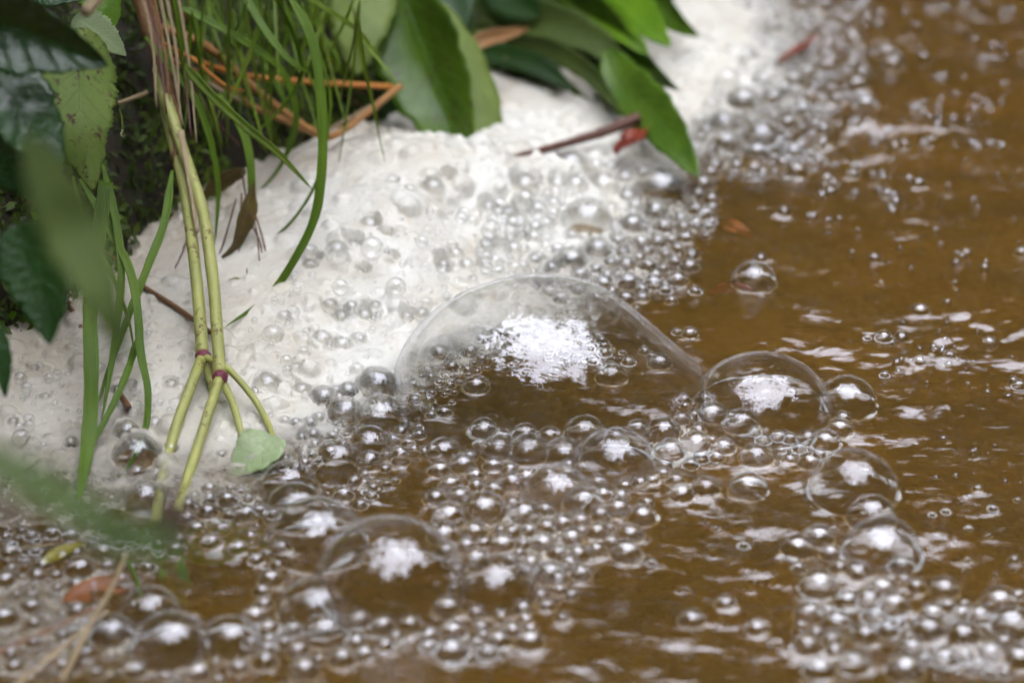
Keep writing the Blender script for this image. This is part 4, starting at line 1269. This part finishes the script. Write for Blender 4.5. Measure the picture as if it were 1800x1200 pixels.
stalk('thin brown stem across the foam at top right', [foot(1190,26),foot(1230,27),foot(1278,30)], 1.55, 1.55, 2, 2, BROWNTWIG)
stalk('tan dry grass stem rising through the lower left bubbles', [foot(108,1200),(160,1095),(195,1035),(222,975)], 1.06, 1.08, 5, 3.5, STRAWT)
stalk('brown dead stem lying along the dark gap at lower left', [foot(-10,1152),foot(80,1112),foot(170,1068)], 1.08, 1.1, 7, 5, BROWNTWIG)
stalk('faded stem slanting below the brown dead one', [foot(30,1205),foot(110,1138),foot(190,1075)], 1.06, 1.1, 6, 4, STRAWT)
stalk('thin green stalk dipping between the lower left bubbles', [(226,985),(240,1020),foot(248,1050)], 1.1, 1.1, 3, 3, GRASS)
stalk('thin tan stem crossing the dark gap beside the yellow leaf', [foot(-10,968),foot(60,960),foot(140,950)], 1.1, 1.1, 1.5, 1.5, STRAWT)

RT = thing('rootlets', 'bunch of fine brown rootlets dangling over the foam with shrivelled leaves', 'roots', P(435, 340, 1.31))
for pts in [[(440,350),(462,420),(472,470),(478,498)],[(432,380),(455,420),(464,470),(470,512)],[(425,340),(421,420),(419,470),(416,505)],[(420,430),(432,452),(434,480)],[(420,452),(408,475),(402,498)],[(436,452),(448,480),(449,515)],
            [(415,350),(395,420),(375,470),(352,505)],[(335,400),(322,440),(308,470)],[(325,440),(310,490),(285,540),(262,560)],[(425,300),(435,360),(450,400),(456,458)],[(395,440),(410,470),(418,490)]]:
    tube(RT, path(pts, 1.31, 1.285), 1.8 * PXM, 1.2 * PXM, random.choice([BROWNTWIG, TWIG]), name='rootlet', n=16, ns=6, bumpy=0.1)
leaf(RT, path([(445,320),(432,380),(412,430),(390,452)], 1.30, 1.295), 18 * PXM, DEADOLIVE, roll=40, wave=0.2, seed=51)
leaf(RT, path([(432,300),(395,315),(350,350)], 1.32, 1.32), 16 * PXM, DEADOLIVE, roll=20, wave=0.2, seed=52)
leaf(RT, path([(385,515),(412,500),(432,508),(442,535)], 1.285, 1.28), 11 * PXM, YELLOWLEAF if False else DEADOLIVE, roll=20, wave=0.3, seed=53)

def loose(name, label, pts, half, mat, d0=None, d1=None, **kw):
    C = path(pts, d0, d1)
    t = thing(name, label, 'leaf', C[0])
    leaf(t, C, half * PXM, mat, name='blade', midrib=0.0005, **kw)
loose('fallen_leaf', 'curled tan dead leaf caught among the broad green leaves', [(795,105,1.44),(850,73,1.45),(890,62,1.46),(930,50,1.47)], 17, DEADLEAF, roll=20, fold=0.6, seed=61)
FLAT = True
loose('fallen_leaf', 'red leaf scrap beside the reddish twig end', [foot(1080,268,.014),foot(1105,248,.02),foot(1140,224,.022)], 24, REDLEAF, roll=10, wave=0.2, seed=62, prof='ovate')
loose('fallen_leaf', 'narrow red brown leaf among the upper right bubbles', [foot(1366,108,.006),foot(1400,88,.009),foot(1436,62,.006)], 10, REDLEAF, roll=10, seed=63)
loose('fallen_leaf', 'orange leaf floating under the lower left bubbles', [foot(110,1058,.001),foot(170,1038,.0),foot(260,1018,-.001)], 22, ORANGELEAF, roll=0, wave=0.1, seed=64)
loose('fallen_leaf', 'small yellow leaf at the edge of the dark gap', [foot(74,990,.001),foot(110,970,.002),foot(146,955,.001)], 12, YELLOWLEAF, roll=0, fold=0.3, seed=65)
loose('sunken_leaf', 'green leaf drowned beneath the water beside the stalks', [foot(325,975,-.009),foot(390,958,-.008),foot(480,948,-.010)], 50, DOCKBRIGHT, roll=0, seed=66, prof='ovate')
loose('sunken_leaf', 'yellow green strap leaf standing in the water at lower left', [foot(292,950,-.001),foot(302,1000,-.001),foot(318,1062,-.003)], 22, OLIVE, roll=0, seed=67, prof='strap')
loose('fallen_leaf', 'red leaf scraps drifting under the lone bubble', [foot(1245,515,-.0015),foot(1290,508,-.001),foot(1345,524,-.0015)], 14, REDLEAF, roll=0, seed=68)
loose('sunken_leaf', 'rusty leaf under the water beside the foam edge cluster', [foot(1265,390,-.002),foot(1290,400,-.001),foot(1330,420,-.002)], 16, ORANGELEAF, roll=0, seed=69, prof='ovate')

FLAT = False
# ---- small herb with notched leaflets at the left edge
S4 = thing('small_herb', 'small bright green herb with notched leaflets at the left edge', 'plant', P(-10, 560, 1.27))
hr = random.Random(4)
for cx, cy_, n in [(15,365,7),(25,540,8),(55,565,7),(10,490,5),(20,600,4),(5,430,4),(75,395,4)]:
    tube(S4, path([(-25, cy_ + 40, 1.275), (cx - 12, cy_ + 12, 1.265), (cx, cy_, 1.255)]), 1.6 * PXM, 1.2 * PXM, OLIVE, name='stem', n=8, ns=5)
    for k in range(n):
        a = hr.uniform(0, 6.28)
        x, y = cx + hr.gauss(0, 14), cy_ + hr.gauss(0, 14)
        L = hr.uniform(11, 20)
        d = 1.255 + hr.uniform(-.01, .01)
        leaf(S4, path([(x, y, d), (x + L * .5 * math.cos(a), y + L * .5 * math.sin(a), d + .002), (x + L * math.cos(a), y + L * math.sin(a), d + hr.uniform(-.004, .004))]), 8 * PXM, DOCKBRIGHT, name='leaflet', prof='ovate', serr=0.3, nteeth=5, nu=16, nv=5, roll=hr.uniform(-40, 40), seed=k)

# ------------------------------------------------------------------ moss on the bank (stuff)
def cards(C, N, size, rs, aspect=0.45):
    n = len(C)
    a = rs.normal(size=(n, 3))
    T = np.cross(a, N); T /= np.linalg.norm(T, axis=1)[:, None] + 1e-9
    T = T + N * rs.uniform(-0.1, 0.9, (n, 1)); T /= np.linalg.norm(T, axis=1)[:, None]
    S = np.cross(T, N + 0.3 * a); S /= np.linalg.norm(S, axis=1)[:, None] + 1e-9
    s = size[:, None]
    b = np.cross(S, T)
    V = np.stack([C, C + T * s * .5 + S * s * aspect * .5 + b * s * .12, C + T * s, C + T * s * .5 - S * s * aspect * .5 + b * s * .12], 1).reshape(-1, 3)
    F = np.arange(n * 4).reshape(-1, 4)
    return V, F
rs = np.random.default_rng(17)
n = 120000
mx, my = rs.uniform(-0.36, 0.26, n), rs.uniform(-0.06, 0.62, n)
s = bank_s(mx, my)
dens = fbm(mx * 38, my * 38, 31)
m = (s > 0.002) & (s < 0.34) & (dens > 0.34 + 0.14 * rs.random(n))
mx, my, dn = mx[m], my[m], dens[m]
mz = ground_z(mx, my)
e = 0.003
nx = -(ground_z(mx + e, my) - mz) / e; ny = -(ground_z(mx, my + e) - mz) / e
N = np.stack([nx, ny, np.ones_like(nx)], 1); N /= np.linalg.norm(N, axis=1)[:, None]
hump = np.clip((dn - 0.45) * 0.05, 0, 0.012) * rs.random(len(dn))
V, F = cards(np.stack([mx, my, mz], 1) + N * hump[:, None], N, rs.uniform(0.003, 0.0075, len(mx)), rs)
me = mesh('moss', V, F, MOSS, smooth=False)
tn = np.clip(0.25 * rs.random(len(mx)) + 0.6 * np.clip((dn - 0.4) * 3, 0, 1) * rs.random(len(mx)) ** 0.5 + 0.25 * (rs.random(len(mx)) > 0.93), 0, 1)
fattr(me, 'tone', np.repeat(tn, 4))
ob('moss', me, kind='stuff', label='dark green moss covering the bank behind the grass')

# leaf litter on the dark bank (stuff): dead grass bits
n = 500
mx, my = rs.uniform(-0.34, 0.24, n), rs.uniform(0.0, 0.6, n)
s = bank_s(mx, my)
m = (s > 0.003) & (s < 0.3)
mx, my = mx[m], my[m]
V, F = cards(np.stack([mx, my, ground_z(mx, my) + 0.004], 1), np.tile([0, 0, 1.0], (len(mx), 1)), rs.uniform(0.015, 0.05, len(mx)), rs, 0.05)
me = mesh('litter', V, F, BROWNTWIG, smooth=False)
set_uv(me, np.tile([[0, 0.5], [0.5, 1], [1, 0.5], [0.5, 0]], (len(mx), 1)))
ob('leaf_litter', me, kind='stuff', label='thin dead grass litter lying on the dark bank')

# ------------------------------------------------------------------ the wood round the stream (stuff): it leaves only a gap of sky overhead
rs = np.random.default_rng(23)
Cs = []
n_cl = 1300
for k in range(n_cl):
    az = rs.uniform(0, 2 * np.pi)                  # 0 = ahead (+Y)
    front = 0.5 + 0.5 * math.cos(az)
    top = R_(50 - 1 * front - 4 * math.sin(az) + 6 * math.sin(3 * az + 1) + 5 * math.sin(7 * az) + 4 * math.sin(13 * az + 2) + rs.normal(0, 4))    # the stream leaves the gap open ahead and to the right
    el = math.asin(math.sin(top) * rs.random() ** 0.85)
    r = rs.uniform(4.5, 9.0)
    c = np.array([math.sin(az) * math.cos(el) * r, math.cos(az) * math.cos(el) * r, max(0.25, math.sin(el) * r)])
    m_ = 85
    rad = rs.uniform(0.35, 0.85)
    Cs.append(c + rs.normal(size=(m_, 3)) * rad * np.array([0.6, 0.6, 0.45]))
for k in range(34):                                # boughs reaching into the gap
    az, el, r = rs.uniform(0, 6.28), R_(rs.uniform(52, 72)), rs.uniform(6, 9)
    c = np.array([math.sin(az) * math.cos(el), math.cos(az) * math.cos(el), math.sin(el)]) * r
    Cs.append(c + rs.normal(size=(18, 3)) * 0.28)
C = np.vstack(Cs)
C = C[np.linalg.norm(C - CAM, axis=1) > 1.8]
C = C[C[:, 2] > 0.15]
Nn = rs.normal(size=C.shape); Nn[:, 2] += 0.8; Nn /= np.linalg.norm(Nn, axis=1)[:, None]
V, F = cards(C, Nn, rs.uniform(0.2, 0.40, len(C)), rs, 0.6)
tone = np.repeat(rs.random(len(C)) * 0.9, 4)
# trunks
Vt, Ft, o_ = [V], [F], len(V)
for k in range(26):
    az = rs.uniform(0, 2 * np.pi); r = rs.uniform(4.5, 9)
    x, y = math.sin(az) * r, math.cos(az) * r
    Cc = np.stack([x + np.cumsum(rs.normal(0, .06, 14)), y + np.cumsum(rs.normal(0, .06, 14)), np.linspace(-0.6, 7.5, 14)], 1)
    rad = np.linspace(rs.uniform(.12, .25), .05, 14)
    a = np.arange(8) / 8 * 2 * np.pi
    T = (Cc[:, None, :] + rad[:, None, None] * np.stack([np.cos(a), np.sin(a), 0 * a], -1)[None]).reshape(-1, 3)
    i = np.arange(14 * 8).reshape(14, 8)
    f = np.stack([i[:-1], np.roll(i, -1, 1)[:-1], np.roll(i, -1, 1)[1:], i[1:]], -1).reshape(-1, 4)
    Vt.append(T); Ft.append(f + o_); o_ += len(T)
    tone = np.concatenate([tone, np.zeros(len(T))])
me = mesh('woodland', np.vstack(Vt), np.vstack(Ft), CANOPY, smooth=False)
fattr(me, 'tone', tone)
ob('woodland', me, kind='stuff', label='dark leafy wood around the stream mirrored in the bubbles')
print('TRIS', sum(len(o.data.loop_triangles) or sum(len(p.vertices) - 2 for p in o.data.polygons) for o in bpy.data.objects if o.type == 'MESH' and o.name in ('water', 'foam', 'ground', 'moss', 'woodland')))
